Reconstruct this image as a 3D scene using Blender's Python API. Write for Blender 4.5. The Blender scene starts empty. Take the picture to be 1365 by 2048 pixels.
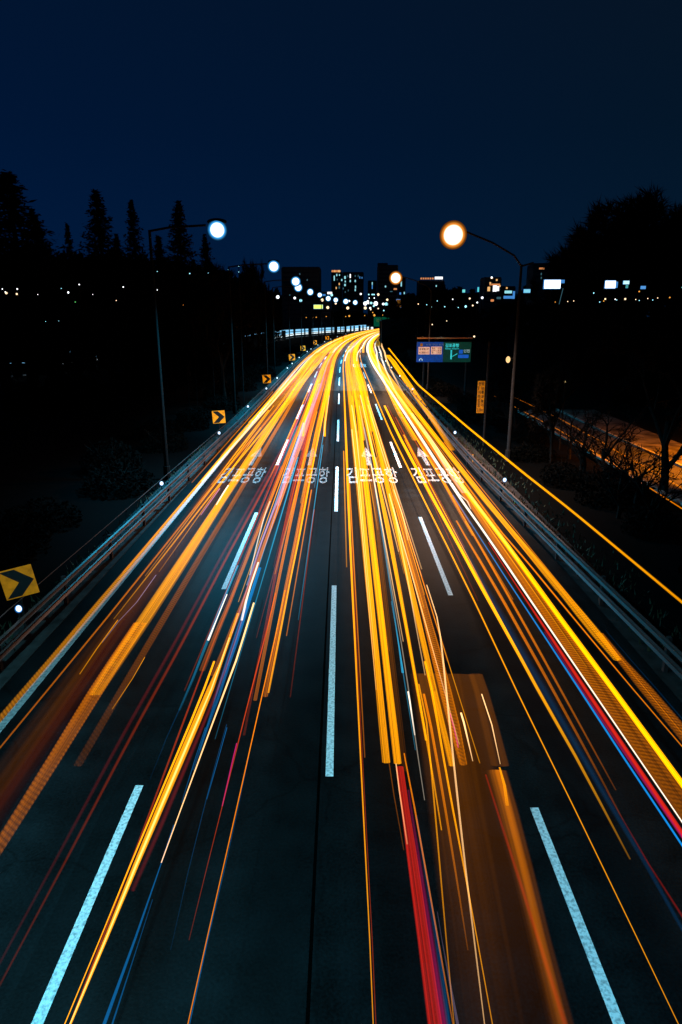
import bpy, math, random
from mathutils import Vector, Matrix
R = math.radians
scene = bpy.context.scene
COL = scene.collection
PITCH, FPX, CX, CY, HC = R(16.1), 1360.0, 682.5, 1024.0, 8.4

# ------------------------------------------------------------------ camera
cd = bpy.data.cameras.new('camera')
cd.sensor_fit = 'VERTICAL'; cd.sensor_height = 36.0; cd.lens = FPX/2048*36.0
cd.clip_start = 0.1; cd.clip_end = 6000
cam = bpy.data.objects.new('camera', cd); COL.objects.link(cam)
cam.location = (0, 0, HC); cam.rotation_euler = (R(90)-PITCH, 0, 0)
scene.camera = cam

# ------------------------------------------------------------------ sky
w = bpy.data.worlds.new('World'); scene.world = w; w.use_nodes = True
nt = w.node_tree; nt.nodes.clear()
def N(nt, kind, **kw):
    n = nt.nodes.new(kind)
    for k, v in kw.items(): setattr(n, k, v)
    return n
wo = N(nt, 'ShaderNodeOutputWorld'); bg = N(nt, 'ShaderNodeBackground'); bg2 = N(nt, 'ShaderNodeBackground')
sky = N(nt, 'ShaderNodeTexSky', sky_type='NISHITA', sun_disc=False)
sky.sun_elevation = R(-4.5); sky.sun_rotation = R(-70); sky.altitude = 0; sky.ozone_density = 6.0
bg.inputs['Strength'].default_value = 0.05
tint = N(nt, 'ShaderNodeMix', data_type='RGBA', blend_type='MULTIPLY'); tint.inputs[0].default_value = 1
tint.inputs[7].default_value = (0.25, 0.8, 1.2, 1)
nt.links.new(sky.outputs[0], tint.inputs[6]); nt.links.new(tint.outputs[2], bg.inputs[0])
tcw = N(nt, 'ShaderNodeTexCoord'); spw = N(nt, 'ShaderNodeSeparateXYZ'); crw = N(nt, 'ShaderNodeValToRGB')
nt.links.new(tcw.outputs['Generated'], spw.inputs[0]); nt.links.new(spw.outputs['Z'], crw.inputs[0]); mrx = N(nt, 'ShaderNodeMapRange'); mrx.inputs['From Min'].default_value = -0.45; mrx.inputs['From Max'].default_value = 0.45
crx = N(nt, 'ShaderNodeValToRGB'); crx.color_ramp.elements[0].color = (0.45, 1.0, 1.2, 1); crx.color_ramp.elements[1].color = (1.9, 1.0, 0.72, 1)
em_ = crx.color_ramp.elements.new(0.55); em_.color = (0.9, 0.98, 0.98, 1)
mxx = N(nt, 'ShaderNodeMix', data_type='RGBA', blend_type='MULTIPLY'); mxx.inputs[0].default_value = 1
nt.links.new(spw.outputs['X'], mrx.inputs['Value']); nt.links.new(mrx.outputs[0], crx.inputs[0]); nt.links.new(crw.outputs[0], mxx.inputs[6]); nt.links.new(crx.outputs[0], mxx.inputs[7])
nt.links.new(mxx.outputs[2], bg2.inputs[0])
ew = crw.color_ramp.elements; ew[0].position = 0.0; ew[0].color = (0.0006, 0.0105, 0.040, 1); ew[1].position = 0.5; ew[1].color = (0.0016, 0.0066, 0.0185, 1)
e3 = ew.new(0.22); e3.color = (0.0006, 0.0075, 0.0265, 1)
bg2.inputs['Strength'].default_value = 1.0
addw = N(nt, 'ShaderNodeAddShader')
nt.links.new(bg.outputs[0], addw.inputs[0]); nt.links.new(bg2.outputs[0], addw.inputs[1]); nt.links.new(addw.outputs[0], wo.inputs[0])

# ------------------------------------------------------------------ exposure
vs = scene.view_settings
vs.view_transform = 'Standard'; vs.look = 'None'; vs.gamma = 1.0; vs.exposure = 0.0; vs.use_curve_mapping = False
scene.cycles.transparent_max_bounces = 48
scene.cycles.max_bounces = 4; scene.cycles.diffuse_bounces = 2; scene.cycles.glossy_bounces = 2
scene.cycles.sample_clamp_indirect = 1.5
scene.cycles.use_denoising = True

# ------------------------------------------------------------------ helpers
def ray(px, py):
    a = (px-CX)/FPX; b = -(py-CY)/FPX; c, s = math.cos(PITCH), math.sin(PITCH)
    return Vector((a, c+b*s, -s+b*c))
def at(px, py, z=0.0):            # the point of the level z seen there
    d = ray(px, py); t = (z-HC)/d.z
    return Vector((d.x*t, d.y*t, z))
def atY(px, py, Y):               # the point at the distance Y seen there
    d = ray(px, py); t = Y/d.y
    return Vector((d.x*t, Y, HC+d.z*t))
def depth(p):
    return p[1]*math.cos(PITCH)-(p[2]-HC)*math.sin(PITCH)
def XC(Y):                        # centre line of the carriageway
    return -0.20 + (2.7e-4*(Y-100)**2 if Y > 100 else 0.0)

class MB:
    def __init__(s): s.v = []; s.f = []; s.uv = []; s.a = []; s.sm = False
    def face(s, idx, uv=None): s.f.append(idx); s.uv.append(uv)
    def add(s, vs_, fs):
        o = len(s.v); s.v += [tuple(v) for v in vs_]
        for f in fs: s.face([o+i for i in f])
    def box(s, c, d, rz=0.0, M=None):
        hx, hy, hz = d[0]/2, d[1]/2, d[2]/2
        vs_ = [Vector((x*hx, y*hy, z*hz)) for x in (-1, 1) for y in (-1, 1) for z in (-1, 1)]
        Rm = M or Matrix.Rotation(rz, 3, 'Z')
        s.add([Rm @ v+Vector(c) for v in vs_], [(0,1,3,2),(4,6,7,5),(0,4,5,1),(2,3,7,6),(0,2,6,4),(1,5,7,3)])
    def tube(s, path, rad, n=8, cap=True):
        P = [Vector(p) for p in path]; o = len(s.v)
        rr = rad if isinstance(rad, (list, tuple)) else [rad]*len(P)
        for i, p in enumerate(P):
            t = (P[min(i+1, len(P)-1)]-P[max(i-1, 0)]).normalized()
            up = Vector((0, 0, 1)) if abs(t.z) < 0.95 else Vector((0, 1, 0))
            sx = t.cross(up).normalized(); sy = sx.cross(t)
            for k in range(n):
                a = 2*math.pi*k/n
                s.v.append(tuple(p+rr[i]*(math.cos(a)*sx+math.sin(a)*sy)))
        for i in range(len(P)-1):
            for k in range(n):
                k2 = (k+1) % n
                s.face([o+i*n+k, o+i*n+k2, o+(i+1)*n+k2, o+(i+1)*n+k])
        if cap:
            s.face([o+k for k in range(n)][::-1]); s.face([o+(len(P)-1)*n+k for k in range(n)])
    def ball(s, c, r, nu=14, nv=9):
        r = r if isinstance(r, (list, tuple)) else (r, r, r); o = len(s.v)
        for j in range(nv+1):
            th = math.pi*j/nv
            for i in range(nu):
                ph = 2*math.pi*i/nu
                s.v.append((c[0]+r[0]*math.sin(th)*math.cos(ph), c[1]+r[1]*math.sin(th)*math.sin(ph), c[2]+r[2]*math.cos(th)))
        for j in range(nv):
            for i in range(nu):
                i2 = (i+1) % nu
                s.face([o+j*nu+i, o+(j+1)*nu+i, o+(j+1)*nu+i2, o+j*nu+i2])
    def prism(s, poly, M, t):     # polygon in the local xz plane given thickness t
        o = len(s.v); n = len(poly)
        for y in (0.0, t):
            for x, z in poly: s.v.append(tuple(M @ Vector((x, y, z))))
        s.face([o+i for i in range(n)]); s.face([o+n+i for i in range(n)][::-1])
        for i in range(n):
            j = (i+1) % n; s.face([o+i, o+n+i, o+n+j, o+j])
    def build(s, name, mat, parent=None, smooth=False):
        me = bpy.data.meshes.new(name); me.from_pydata(s.v, [], s.f); me.materials.append(mat)
        if any(u is not None for u in s.uv):
            ul = me.uv_layers.new(name='UVMap'); k = 0
            for f, u in zip(s.f, s.uv):
                for j in range(len(f)):
                    ul.data[k].uv = u[j] if u else (0, 0); k += 1
        if s.a:
            at_ = me.attributes.new('fade', 'FLOAT', 'POINT'); at_.data.foreach_set('value', s.a)
        if smooth: me.polygons.foreach_set('use_smooth', [True]*len(me.polygons))
        o = bpy.data.objects.new(name, me); COL.objects.link(o)
        if parent: o.parent = parent
        return o
def tag(o, label=None, cat=None, group=None, kind=None):
    if label: o['label'] = label
    if cat: o['category'] = cat
    if group: o['group'] = group
    if kind: o['kind'] = kind
    return o
def thing(name, label, cat, loc=(0, 0, 0), rz=0.0, group=None):
    o = bpy.data.objects.new(name, None); o.empty_display_size = 0.2; COL.objects.link(o)
    o.location = loc; o.rotation_euler = (0, 0, rz)
    return tag(o, label, cat, group)
def dup(root, loc, rz=0.0, label=None, group=None, scale=None):
    r = root.copy(); COL.objects.link(r); r.location = loc; r.rotation_euler = (0, 0, rz)
    if scale: r.scale = scale if isinstance(scale, tuple) else (scale,)*3
    if label: r['label'] = label
    if group: r['group'] = group
    for ch in list(root.children):
        c = ch.copy(); COL.objects.link(c); c.parent = r
        for g in list(ch.children):
            d = g.copy(); COL.objects.link(d); d.parent = c
    return r
def text_verts(body, size, bold=0.0, spacing=1.0):    # flat lettering as vertices and faces, lower left at 0,0
    cu = bpy.data.curves.new('lettering', 'FONT'); cu.body = body; cu.size = size; cu.offset = bold
    cu.space_character = spacing; cu.resolution_u = 3
    o = bpy.data.objects.new('lettering', cu); COL.objects.link(o)
    bpy.context.view_layer.update()
    dg = bpy.context.evaluated_depsgraph_get(); me = o.evaluated_get(dg).to_mesh()
    vs_ = [v.co.copy() for v in me.vertices]; fs = [tuple(p.vertices) for p in me.polygons]
    o.evaluated_get(dg).to_mesh_clear(); bpy.data.objects.remove(o); bpy.data.curves.remove(cu)
    if vs_:
        x0 = min(v.x for v in vs_); y0 = min(v.y for v in vs_)
        for v in vs_: v.x -= x0; v.y -= y0
    return vs_, fs

# ------------------------------------------------------------------ materials
def new_mat(name):
    m = bpy.data.materials.new(name); m.use_nodes = True; m.node_tree.nodes.clear()
    return m, m.node_tree
def pbr(name, col, rough=0.6, metal=0.0, noise=0.0, scale=3.0, spec=0.5, bump=0.0, stretch=(1, 1, 1)):
    m, nt = new_mat(name)
    o = N(nt, 'ShaderNodeOutputMaterial'); b = N(nt, 'ShaderNodeBsdfPrincipled')
    b.inputs['Base Color'].default_value = (*col, 1); b.inputs['Roughness'].default_value = rough
    b.inputs['Metallic'].default_value = metal; b.inputs['Specular IOR Level'].default_value = spec
    nt.links.new(b.outputs[0], o.inputs[0])
    if noise or bump:
        tc = N(nt, 'ShaderNodeTexCoord'); mp = N(nt, 'ShaderNodeMapping'); mp.inputs['Scale'].default_value = stretch
        tx = N(nt, 'ShaderNodeTexNoise'); tx.inputs['Scale'].default_value = scale; tx.inputs['Detail'].default_value = 6
        nt.links.new(tc.outputs['Object'], mp.inputs[0]); nt.links.new(mp.outputs[0], tx.inputs['Vector'])
        cr = N(nt, 'ShaderNodeValToRGB')
        cr.color_ramp.elements[0].position = 0.3; cr.color_ramp.elements[1].position = 0.7
        cr.color_ramp.elements[0].color = (*[c*(1-noise) for c in col], 1)
        cr.color_ramp.elements[1].color = (*[min(1, c*(1+noise)) for c in col], 1)
        nt.links.new(tx.outputs['Fac'], cr.inputs[0]); nt.links.new(cr.outputs[0], b.inputs['Base Color'])
        if bump:
            bp_ = N(nt, 'ShaderNodeBump'); bp_.inputs['Strength'].default_value = bump; bp_.inputs['Distance'].default_value = 0.02
            nt.links.new(tx.outputs['Fac'], bp_.inputs['Height']); nt.links.new(bp_.outputs[0], b.inputs['Normal'])
    return m
def glow(name, col, strength=1.0, sample=False):
    m, nt = new_mat(name)
    o = N(nt, 'ShaderNodeOutputMaterial'); e = N(nt, 'ShaderNodeEmission')
    e.inputs[0].default_value = (*col, 1); e.inputs[1].default_value = strength
    nt.links.new(e.outputs[0], o.inputs[0])
    m.cycles.emission_sampling = 'AUTO' if sample else 'NONE'
    return m

def lens(name, core, rim, strength):    # lamp halo painted on the globe: bright in the middle, coloured and dimmer towards the limb
    m, nt = new_mat(name); L = nt.links.new
    o = N(nt, 'ShaderNodeOutputMaterial'); e = N(nt, 'ShaderNodeEmission'); lw = N(nt, 'ShaderNodeLayerWeight'); cr = N(nt, 'ShaderNodeValToRGB')
    lw.inputs[0].default_value = 0.5; el = cr.color_ramp.elements
    el[0].position = 0.17; el[0].color = (*core, 1); el[1].position = 0.88; el[1].color = (*[c*0.012 for c in rim], 1)
    mid_ = el.new(0.31); mid_.color = (*[c*0.34 for c in rim], 1); m2_ = el.new(0.55); m2_.color = (*[c*0.07 for c in rim], 1)
    L(lw.outputs['Facing'], cr.inputs[0]); L(cr.outputs[0], e.inputs[0]); e.inputs[1].default_value = strength
    L(e.outputs[0], o.inputs[0]); m.cycles.emission_sampling = 'NONE'; return m
def asphalt_mat():
    m, nt = new_mat('asphalt')
    o = N(nt, 'ShaderNodeOutputMaterial'); b = N(nt, 'ShaderNodeBsdfPrincipled')
    tc = N(nt, 'ShaderNodeTexCoord'); L = nt.links.new
    fine = N(nt, 'ShaderNodeTexNoise'); fine.inputs['Scale'].default_value = 22; fine.inputs['Detail'].default_value = 4
    mid = N(nt, 'ShaderNodeTexNoise'); mid.inputs['Scale'].default_value = 1.3; mid.inputs['Detail'].default_value = 7
    mp = N(nt, 'ShaderNodeMapping'); mp.inputs['Scale'].default_value = (1.0, 0.05, 1.0)
    lane = N(nt, 'ShaderNodeTexNoise'); lane.inputs['Scale'].default_value = 1.1; lane.inputs['Detail'].default_value = 4
    L(tc.outputs['Object'], fine.inputs['Vector']); L(tc.outputs['Object'], mid.inputs['Vector'])
    L(tc.outputs['Object'], mp.inputs[0]); L(mp.outputs[0], lane.inputs['Vector'])
    add = N(nt, 'ShaderNodeMath', operation='ADD'); add2 = N(nt, 'ShaderNodeMath', operation='ADD')
    L(fine.outputs['Fac'], add.inputs[0]); L(mid.outputs['Fac'], add.inputs[1]); L(add.outputs[0], add2.inputs[0]); L(lane.outputs['Fac'], add2.inputs[1])
    mr = N(nt, 'ShaderNodeMapRange'); mr.inputs['From Min'].default_value = 1.1; mr.inputs['From Max'].default_value = 1.95
    L(add2.outputs[0], mr.inputs['Value'])
    cr = N(nt, 'ShaderNodeValToRGB')
    cr.color_ramp.elements[0].color = (0.0008, 0.0013, 0.0015, 1); cr.color_ramp.elements[1].color = (0.0085, 0.0118, 0.0132, 1)
    L(mr.outputs[0], cr.inputs[0])
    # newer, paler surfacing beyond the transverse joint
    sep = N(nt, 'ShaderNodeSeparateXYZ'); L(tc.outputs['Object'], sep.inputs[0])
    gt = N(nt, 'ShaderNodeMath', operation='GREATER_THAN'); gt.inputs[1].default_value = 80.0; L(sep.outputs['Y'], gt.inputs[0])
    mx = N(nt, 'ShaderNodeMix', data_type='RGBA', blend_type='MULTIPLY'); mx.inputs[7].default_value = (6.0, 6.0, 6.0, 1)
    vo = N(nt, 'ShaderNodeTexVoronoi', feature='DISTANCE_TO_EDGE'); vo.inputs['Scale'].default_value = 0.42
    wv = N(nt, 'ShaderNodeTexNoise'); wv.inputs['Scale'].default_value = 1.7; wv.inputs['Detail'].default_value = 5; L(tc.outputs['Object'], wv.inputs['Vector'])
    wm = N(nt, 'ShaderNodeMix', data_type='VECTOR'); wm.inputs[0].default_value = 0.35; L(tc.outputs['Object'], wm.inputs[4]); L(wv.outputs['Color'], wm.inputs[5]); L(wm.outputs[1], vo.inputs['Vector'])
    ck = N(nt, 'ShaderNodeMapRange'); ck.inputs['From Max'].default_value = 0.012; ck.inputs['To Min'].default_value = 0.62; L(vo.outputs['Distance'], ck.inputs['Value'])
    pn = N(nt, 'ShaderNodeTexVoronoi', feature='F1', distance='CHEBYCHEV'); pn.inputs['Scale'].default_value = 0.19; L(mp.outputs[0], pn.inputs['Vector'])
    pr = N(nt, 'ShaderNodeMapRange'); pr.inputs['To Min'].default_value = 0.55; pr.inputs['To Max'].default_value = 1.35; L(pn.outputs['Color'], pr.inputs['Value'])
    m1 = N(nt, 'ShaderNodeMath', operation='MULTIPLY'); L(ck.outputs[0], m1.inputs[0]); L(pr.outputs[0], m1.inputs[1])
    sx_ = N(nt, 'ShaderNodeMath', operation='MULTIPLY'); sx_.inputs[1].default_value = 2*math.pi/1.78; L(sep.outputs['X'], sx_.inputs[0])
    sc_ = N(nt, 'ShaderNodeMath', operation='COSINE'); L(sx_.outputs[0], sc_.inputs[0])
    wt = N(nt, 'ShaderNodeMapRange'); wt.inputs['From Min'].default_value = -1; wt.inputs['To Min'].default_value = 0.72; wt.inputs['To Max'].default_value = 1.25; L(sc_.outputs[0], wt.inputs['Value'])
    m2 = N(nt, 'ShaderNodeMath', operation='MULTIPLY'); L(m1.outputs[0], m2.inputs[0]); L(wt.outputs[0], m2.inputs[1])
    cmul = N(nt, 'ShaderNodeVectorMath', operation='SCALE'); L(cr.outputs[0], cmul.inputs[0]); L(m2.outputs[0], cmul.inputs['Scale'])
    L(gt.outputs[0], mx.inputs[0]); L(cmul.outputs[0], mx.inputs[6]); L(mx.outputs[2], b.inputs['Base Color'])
    b.inputs['Roughness'].default_value = 0.5; b.inputs['Specular IOR Level'].default_value = 0.04
    bp_ = N(nt, 'ShaderNodeBump'); bp_.inputs['Strength'].default_value = 0.35; bp_.inputs['Distance'].default_value = 0.01
    L(fine.outputs['Fac'], bp_.inputs['Height']); L(bp_.outputs[0], b.inputs['Normal'])
    L(b.outputs[0], o.inputs[0])
    return m

M_ASPH = asphalt_mat()
M_PAINT = None
def paint_mat(name, hi, lo, scale=26, thr=(0.36, 0.5)):
    m, nt = new_mat(name); L = nt.links.new
    o = N(nt, 'ShaderNodeOutputMaterial'); b = N(nt, 'ShaderNodeBsdfPrincipled'); tc = N(nt, 'ShaderNodeTexCoord')
    tx = N(nt, 'ShaderNodeTexNoise'); tx.inputs['Scale'].default_value = scale; tx.inputs['Detail'].default_value = 8
    L(tc.outputs['Object'], tx.inputs['Vector'])
    cr = N(nt, 'ShaderNodeValToRGB'); e = cr.color_ramp.elements
    e[0].position = thr[0]; e[1].position = thr[1]; e[0].color = (lo,)*3+(1,); e[1].color = (hi,)*3+(1,)
    L(tx.outputs['Fac'], cr.inputs[0]); L(cr.outputs[0], b.inputs['Base Color']); b.inputs['Roughness'].default_value = 0.6
    L(b.outputs[0], o.inputs[0]); return m
M_PAINT = paint_mat('road_paint', 0.80, 0.34, 18, (0.33, 0.56)); M_EDGE = paint_mat('edge_line_paint', 0.24, 0.10, 12, (0.3, 0.6))
M_WORN = paint_mat('worn_road_paint', 0.16, 0.015, 9, (0.42, 0.6)); M_FAINT = paint_mat('faint_road_paint', 0.12, 0.02, 14, (0.36, 0.62)); M_OLD = paint_mat('old_road_paint', 0.38, 0.03, 9, (0.40, 0.56))
M_SHOULDER = pbr('shoulder_concrete', (0.02, 0.019, 0.019), 0.8, spec=0.05, noise=0.5, scale=2.5, bump=0.4)
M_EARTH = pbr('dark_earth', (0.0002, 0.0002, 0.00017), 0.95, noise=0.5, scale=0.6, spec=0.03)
M_STEEL = pbr('galvanised_steel', (0.085, 0.055, 0.052), 0.4, metal=0.5, noise=0.35, scale=2.0, stretch=(1, 0.3, 1))
M_STEEL2 = pbr('dull_steel', (0.05, 0.036, 0.036), 0.5, metal=0.4, noise=0.35, scale=2.0, stretch=(1, 0.3, 1))
M_POLE = pbr('grey_painted_pole', (0.012, 0.012, 0.0124), 0.7, metal=0.0, spec=0.1, noise=0.2, scale=4)
M_DARKPOLE = pbr('dark_pole', (0.0012, 0.0012, 0.0013), 0.8, spec=0.1)
def retro_glow_sheet(name, col, st):  # sheet emits its own colour in place of returned headlights
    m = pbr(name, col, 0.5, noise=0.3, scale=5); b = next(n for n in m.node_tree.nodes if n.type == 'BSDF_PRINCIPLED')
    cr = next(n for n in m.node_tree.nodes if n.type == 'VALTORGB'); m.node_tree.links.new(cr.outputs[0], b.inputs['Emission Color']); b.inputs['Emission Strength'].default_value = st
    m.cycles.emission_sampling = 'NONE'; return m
M_YSIGN = retro_glow_sheet('retro_glow_yellow', (0.42, 0.145, 0.002), 0.42)
M_YSIGN2 = retro_glow_sheet('bright_retro_glow_yellow', (0.6, 0.2, 0.003), 1.2)  # stronger glow, for chevrons that return more headlight
M_BLACK = pbr('black_sheet', (0.006, 0.006, 0.006), 0.6)
M_BLUE = pbr('blue_sheet', (0.01, 0.09, 0.42), 0.5)
M_GREEN = pbr('green_sheet', (0.004, 0.16, 0.10), 0.5)
M_WHITE = pbr('white_sheet', (0.85, 0.85, 0.85), 0.5)
M_BARK = pbr('bark', (0.006, 0.0052, 0.0045), 0.95, spec=0.05, noise=0.5, scale=6, bump=0.5)
M_TWIG = pbr('twigs', (0.0025, 0.0022, 0.002), 0.95, spec=0.05)
M_NEEDLE = pbr('needle_foliage', (0.003, 0.004, 0.003), 0.9, spec=0.05, noise=0.5, scale=0.7)
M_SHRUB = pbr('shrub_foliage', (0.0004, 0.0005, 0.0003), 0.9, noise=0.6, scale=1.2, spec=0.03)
M_GRASS = pbr('verge_grass', (0.012, 0.02, 0.005), 0.9, noise=0.5, scale=6)
M_FACADE = pbr('building_facade', (0.05, 0.05, 0.052), 0.8, noise=0.2, scale=0.15)
M_FACADE2 = pbr('building_facade_brown', (0.10, 0.085, 0.075), 0.8, noise=0.2, scale=0.15)

# ------------------------------------------------------------------ the ground, the carriageway and its markings
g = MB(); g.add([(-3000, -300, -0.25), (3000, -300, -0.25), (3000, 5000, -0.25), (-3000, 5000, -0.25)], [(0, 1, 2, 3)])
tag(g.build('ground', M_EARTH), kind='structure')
def strip(u0, u1, y0, y1, z, step=5.0, mb=None, zf=None):
    mb = mb or MB(); n = max(1, int(round((y1-y0)/step))); o = len(mb.v)
    for i in range(n+1):
        y = y0+(y1-y0)*i/n
        mb.v.append((XC(y)+u0, y, z)); mb.v.append((XC(y)+u1, y, z))
    for i in range(n):
        a = o+2*i; mb.face([a, a+1, a+3, a+2])
    return mb
def slab(u0, u1, y0, y1, z0, z1, step=5.0):
    mb = MB(); n = max(1, int(round((y1-y0)/step)))
    for i in range(n+1):
        y = y0+(y1-y0)*i/n; x = XC(y)
        mb.v += [(x+u0, y, z1), (x+u1, y, z1), (x+u0, y, z0), (x+u1, y, z0)]
    for i in range(n):
        a = 4*i; b = a+4
        mb.face([a, a+1, b+1, b]); mb.face([a, b, b+2, a+2]); mb.face([a+1, a+3, b+3, b+1])
    mb.face([0, 2, 3, 1])
    return mb
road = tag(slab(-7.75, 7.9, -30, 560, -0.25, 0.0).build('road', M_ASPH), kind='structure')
tag(slab(-9.0, -7.755, -30, 560, -0.25, 0.02).build('left_shoulder', M_SHOULDER), kind='structure')
tag(slab(7.905, 9.0, -30, 560, -0.25, -0.01).build('right_shoulder', M_SHOULDER), kind='structure')
strip(-7.12, -6.94, -30, 560, 0.005).build('edge_line', M_EDGE, road)
strip(6.95, 7.10, 150, 560, 0.005).build('edge_line', M_PAINT, road)
M_SEAM = pbr('tar_seam', (0.0003, 0.0003, 0.0003), 0.8, spec=0.01)
strip(-0.24, -0.19, -30, 75, 0.003).build('tar_seam', M_SEAM, road)
def dash(u, y0, y1, wd=0.15): strip(u-wd/2, u+wd/2, y0, y1, 0.005, step=2.5).build('lane_dash', M_PAINT, road)
for k, (a, b) in enumerate([(11.0, 20.5), (29.2, 38.5), (46.8, 57), (67.7, 77.2), (86.3, 97.8), (106.5, 118), (127, 138), (148, 158), (168, 178), (189, 199)]):
    dash(-0.02, a, b)
for a, b in [(-8, 1.5), (0, 0), (4.0, 10.75), (20.2, 29.0), (39, 47.5), (57.5, 66.9), (78.5, 88.5), (98, 108.5), (117, 129), (139, 149), (160, 170), (182, 192)]:
    if b > a: dash(-3.55, a, b)
for a, b in [(4.0, 10.15), (19.7, 28.3), (38.3, 46.6), (56.9, 67.7), (77.5, 87.5), (96.2, 107.5), (116, 129.8), (145, 155), (165, 175), (186, 196)]:
    dash(3.63, a, b)
# destination lettering and arrows across the four lanes
tv, tf = text_verts('김포공항', 1.0, 0.012, 1.04)
tw = max(v.x for v in tv); th = max(v.y for v in tv)
for x0, x1 in [(-6.6, -4.2), (-3.2, -0.65), (0.3, 3.1), (3.95, 6.6)]:
    mb = MB(); mb.add([(x0+(x1-x0)*v.x/tw, 34.5+3.9*v.y/th, 0.006) for v in tv], tf)
    mb.build('lettering', M_WORN if x0 < 0 else M_OLD, road)
for x in (-5.3, -1.85, 1.62, 5.1):
    mb = MB()
    mb.add([(x-0.11, 38.9, .006), (x+0.11, 38.9, .006), (x+0.11, 41.6, .006), (x-0.11, 41.6, .006)], [(0, 1, 2, 3)])
    mb.add([(x-0.36, 41.5, .0065), (x+0.36, 41.5, .0065), (x, 44.6, .0065)], [(0, 1, 2)])
    mb.build('arrow', M_FAINT if x < 0 else M_OLD, road)
for x, y in [(5.6, 58), (5.6, 61), (5.6, 64), (5.6, 67)]:
    mb = MB(); mb.add([(x-.5, y, .006), (x+.5, y, .006), (x+.5, y+.45, .006), (x-.5, y+.45, .006)], [(0, 1, 2, 3)]); mb.build('transverse_bar', M_WORN, road)
# small second lettering in the third lane far away
mb = MB(); mb.add([(1.0+3.63-1.75-1.2+2.4*v.x/tw+0.35, 118+8*v.y/th, 0.006) for v in tv], tf); mb.build('lettering', M_PAINT, road)

# sodium-lit frontage road beyond the right verge
def poly_road(name, pts, wd, z, mat, kind='structure', parent=None):
    mb = MB()
    for i, p in enumerate(pts):
        t = (Vector(pts[min(i+1, len(pts)-1)])-Vector(pts[max(0, i-1)])).normalized(); nrm = Vector((t.y, -t.x))
        for s_ in (-1, 1): mb.v.append((p[0]+nrm.x*wd/2*s_, p[1]+nrm.y*wd/2*s_, z))
    for i in range(len(pts)-1): mb.face([2*i, 2*i+1, 2*i+3, 2*i+2])
    o = mb.build(name, mat, parent)
    return tag(o, kind=kind) if kind else o
M_SIDE = pbr('frontage_asphalt', (0.012, 0.011, 0.010), 0.6, noise=0.4, scale=1.5)
M_WALK = pbr('paved_walk', (0.05, 0.042, 0.035), 0.85, noise=0.8, scale=0.9, spec=0.05)
side = poly_road('frontage_road', [(18.2, -10), (18.0, 20), (17.9, 33), (18.0, 50), (18.3, 64)], 3.6, -0.10, M_SIDE)
poly_road('frontage_walk', [(21.9, -10), (21.7, 20), (21.6, 33), (21.7, 50), (22.0, 64)], 3.5, -0.06, M_WALK)

M_KERB = pbr('pale_kerb', (0.12, 0.11, 0.10), 0.7, noise=0.5, scale=3)
for off in (-1.95, 1.95):
    kp = [(18.2, -10), (18.0, 20), (17.9, 33), (18.0, 50), (18.3, 64)]
    mb = MB()
    for x, y in kp: mb.v += [(x+off-.1, y, -.1), (x+off+.1, y, -.1), (x+off+.1, y, 0.03), (x+off-.1, y, 0.03)]
    for i in range(len(kp)-1):
        for k in range(4): mb.face([4*i+k, 4*i+(k+1) % 4, 4*i+4+(k+1) % 4, 4*i+4+k])
    mb.build('kerb', M_KERB, side)

# ------------------------------------------------------------------ guard rails
def rail_profile_strip(mb, u, z, y0, y1, side_, hgt=0.31, step=4.0):
    prof = [(0.0, -hgt/2), (0.05, -hgt*0.36), (0.0, -hgt*0.1), (0.0, hgt*0.1), (0.05, hgt*0.36), (0.0, hgt/2)]
    full = prof+[(q[0]-0.018, q[1]) for q in prof[::-1]]; n = int((y1-y0)/step); o = len(mb.v); m = len(full)
    for i in range(n+1):
        y = y0+(y1-y0)*i/n
        for dx, dz in full: mb.v.append((XC(y)+u(y)+dx*side_, y, z+dz))
    for i in range(n):
        for k in range(m):
            k2 = (k+1) % m; mb.face([o+i*m+k, o+i*m+k2, o+(i+1)*m+k2, o+(i+1)*m+k])
def uL(Y): return -8.1+0.6*min(1, max(0, (Y-14)/36))
def uR(Y): return 8.1-0.6*min(1, max(0, (Y-14)/22))
def guard_rail(label, u, side_, rails, y0, y1, cable=None, gap=4.0):
    t = thing('guard_rail', label, 'guard rail', (XC(y0)+u(y0), y0, 0))
    inv = Vector((-t.location.x, -t.location.y, 0))
    def put(mb, nm, mat):
        mb.v = [(a+inv.x, b+inv.y, c) for a, b, c in mb.v]; return mb.build(nm, mat, t)
    for z, h_ in rails:
        mb = MB(); rail_profile_strip(mb, u, z, y0, y1, side_, h_); put(mb, 'rail', M_STEEL if side_ > 0 else M_STEEL2)
    if cable:
        mb = MB(); ys = [y0+(y1-y0)*i/120 for i in range(121)]
        mb.tube([(XC(y)+u(y)-0.3, y, cable) for y in ys], 0.012, 6); put(mb, 'cable', M_STEEL)
    y = y0+1.0; k = 0
    while y < y1 and k < 95:
        mb = MB(); mb.box((XC(y)+u(y)-0.09*side_, y, (rails[0][0]+0.12)/2-0.12), (0.10, 0.12, rails[0][0]+0.36)); put(mb, 'post', M_STEEL2)
        y += gap if y < 120 else gap*2; k += 1
    return t
guard_rail('galvanised double guard rail with an upper cable along the left edge of the highway', uL, 1, [(0.80, 0.17), (0.45, 0.2)], 2, 420, cable=1.12)
guard_rail('galvanised double guard rail along the right shoulder beside the dark verge', uR, -1, [(0.80, 0.2), (0.42, 0.22)], 2, 186)

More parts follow.
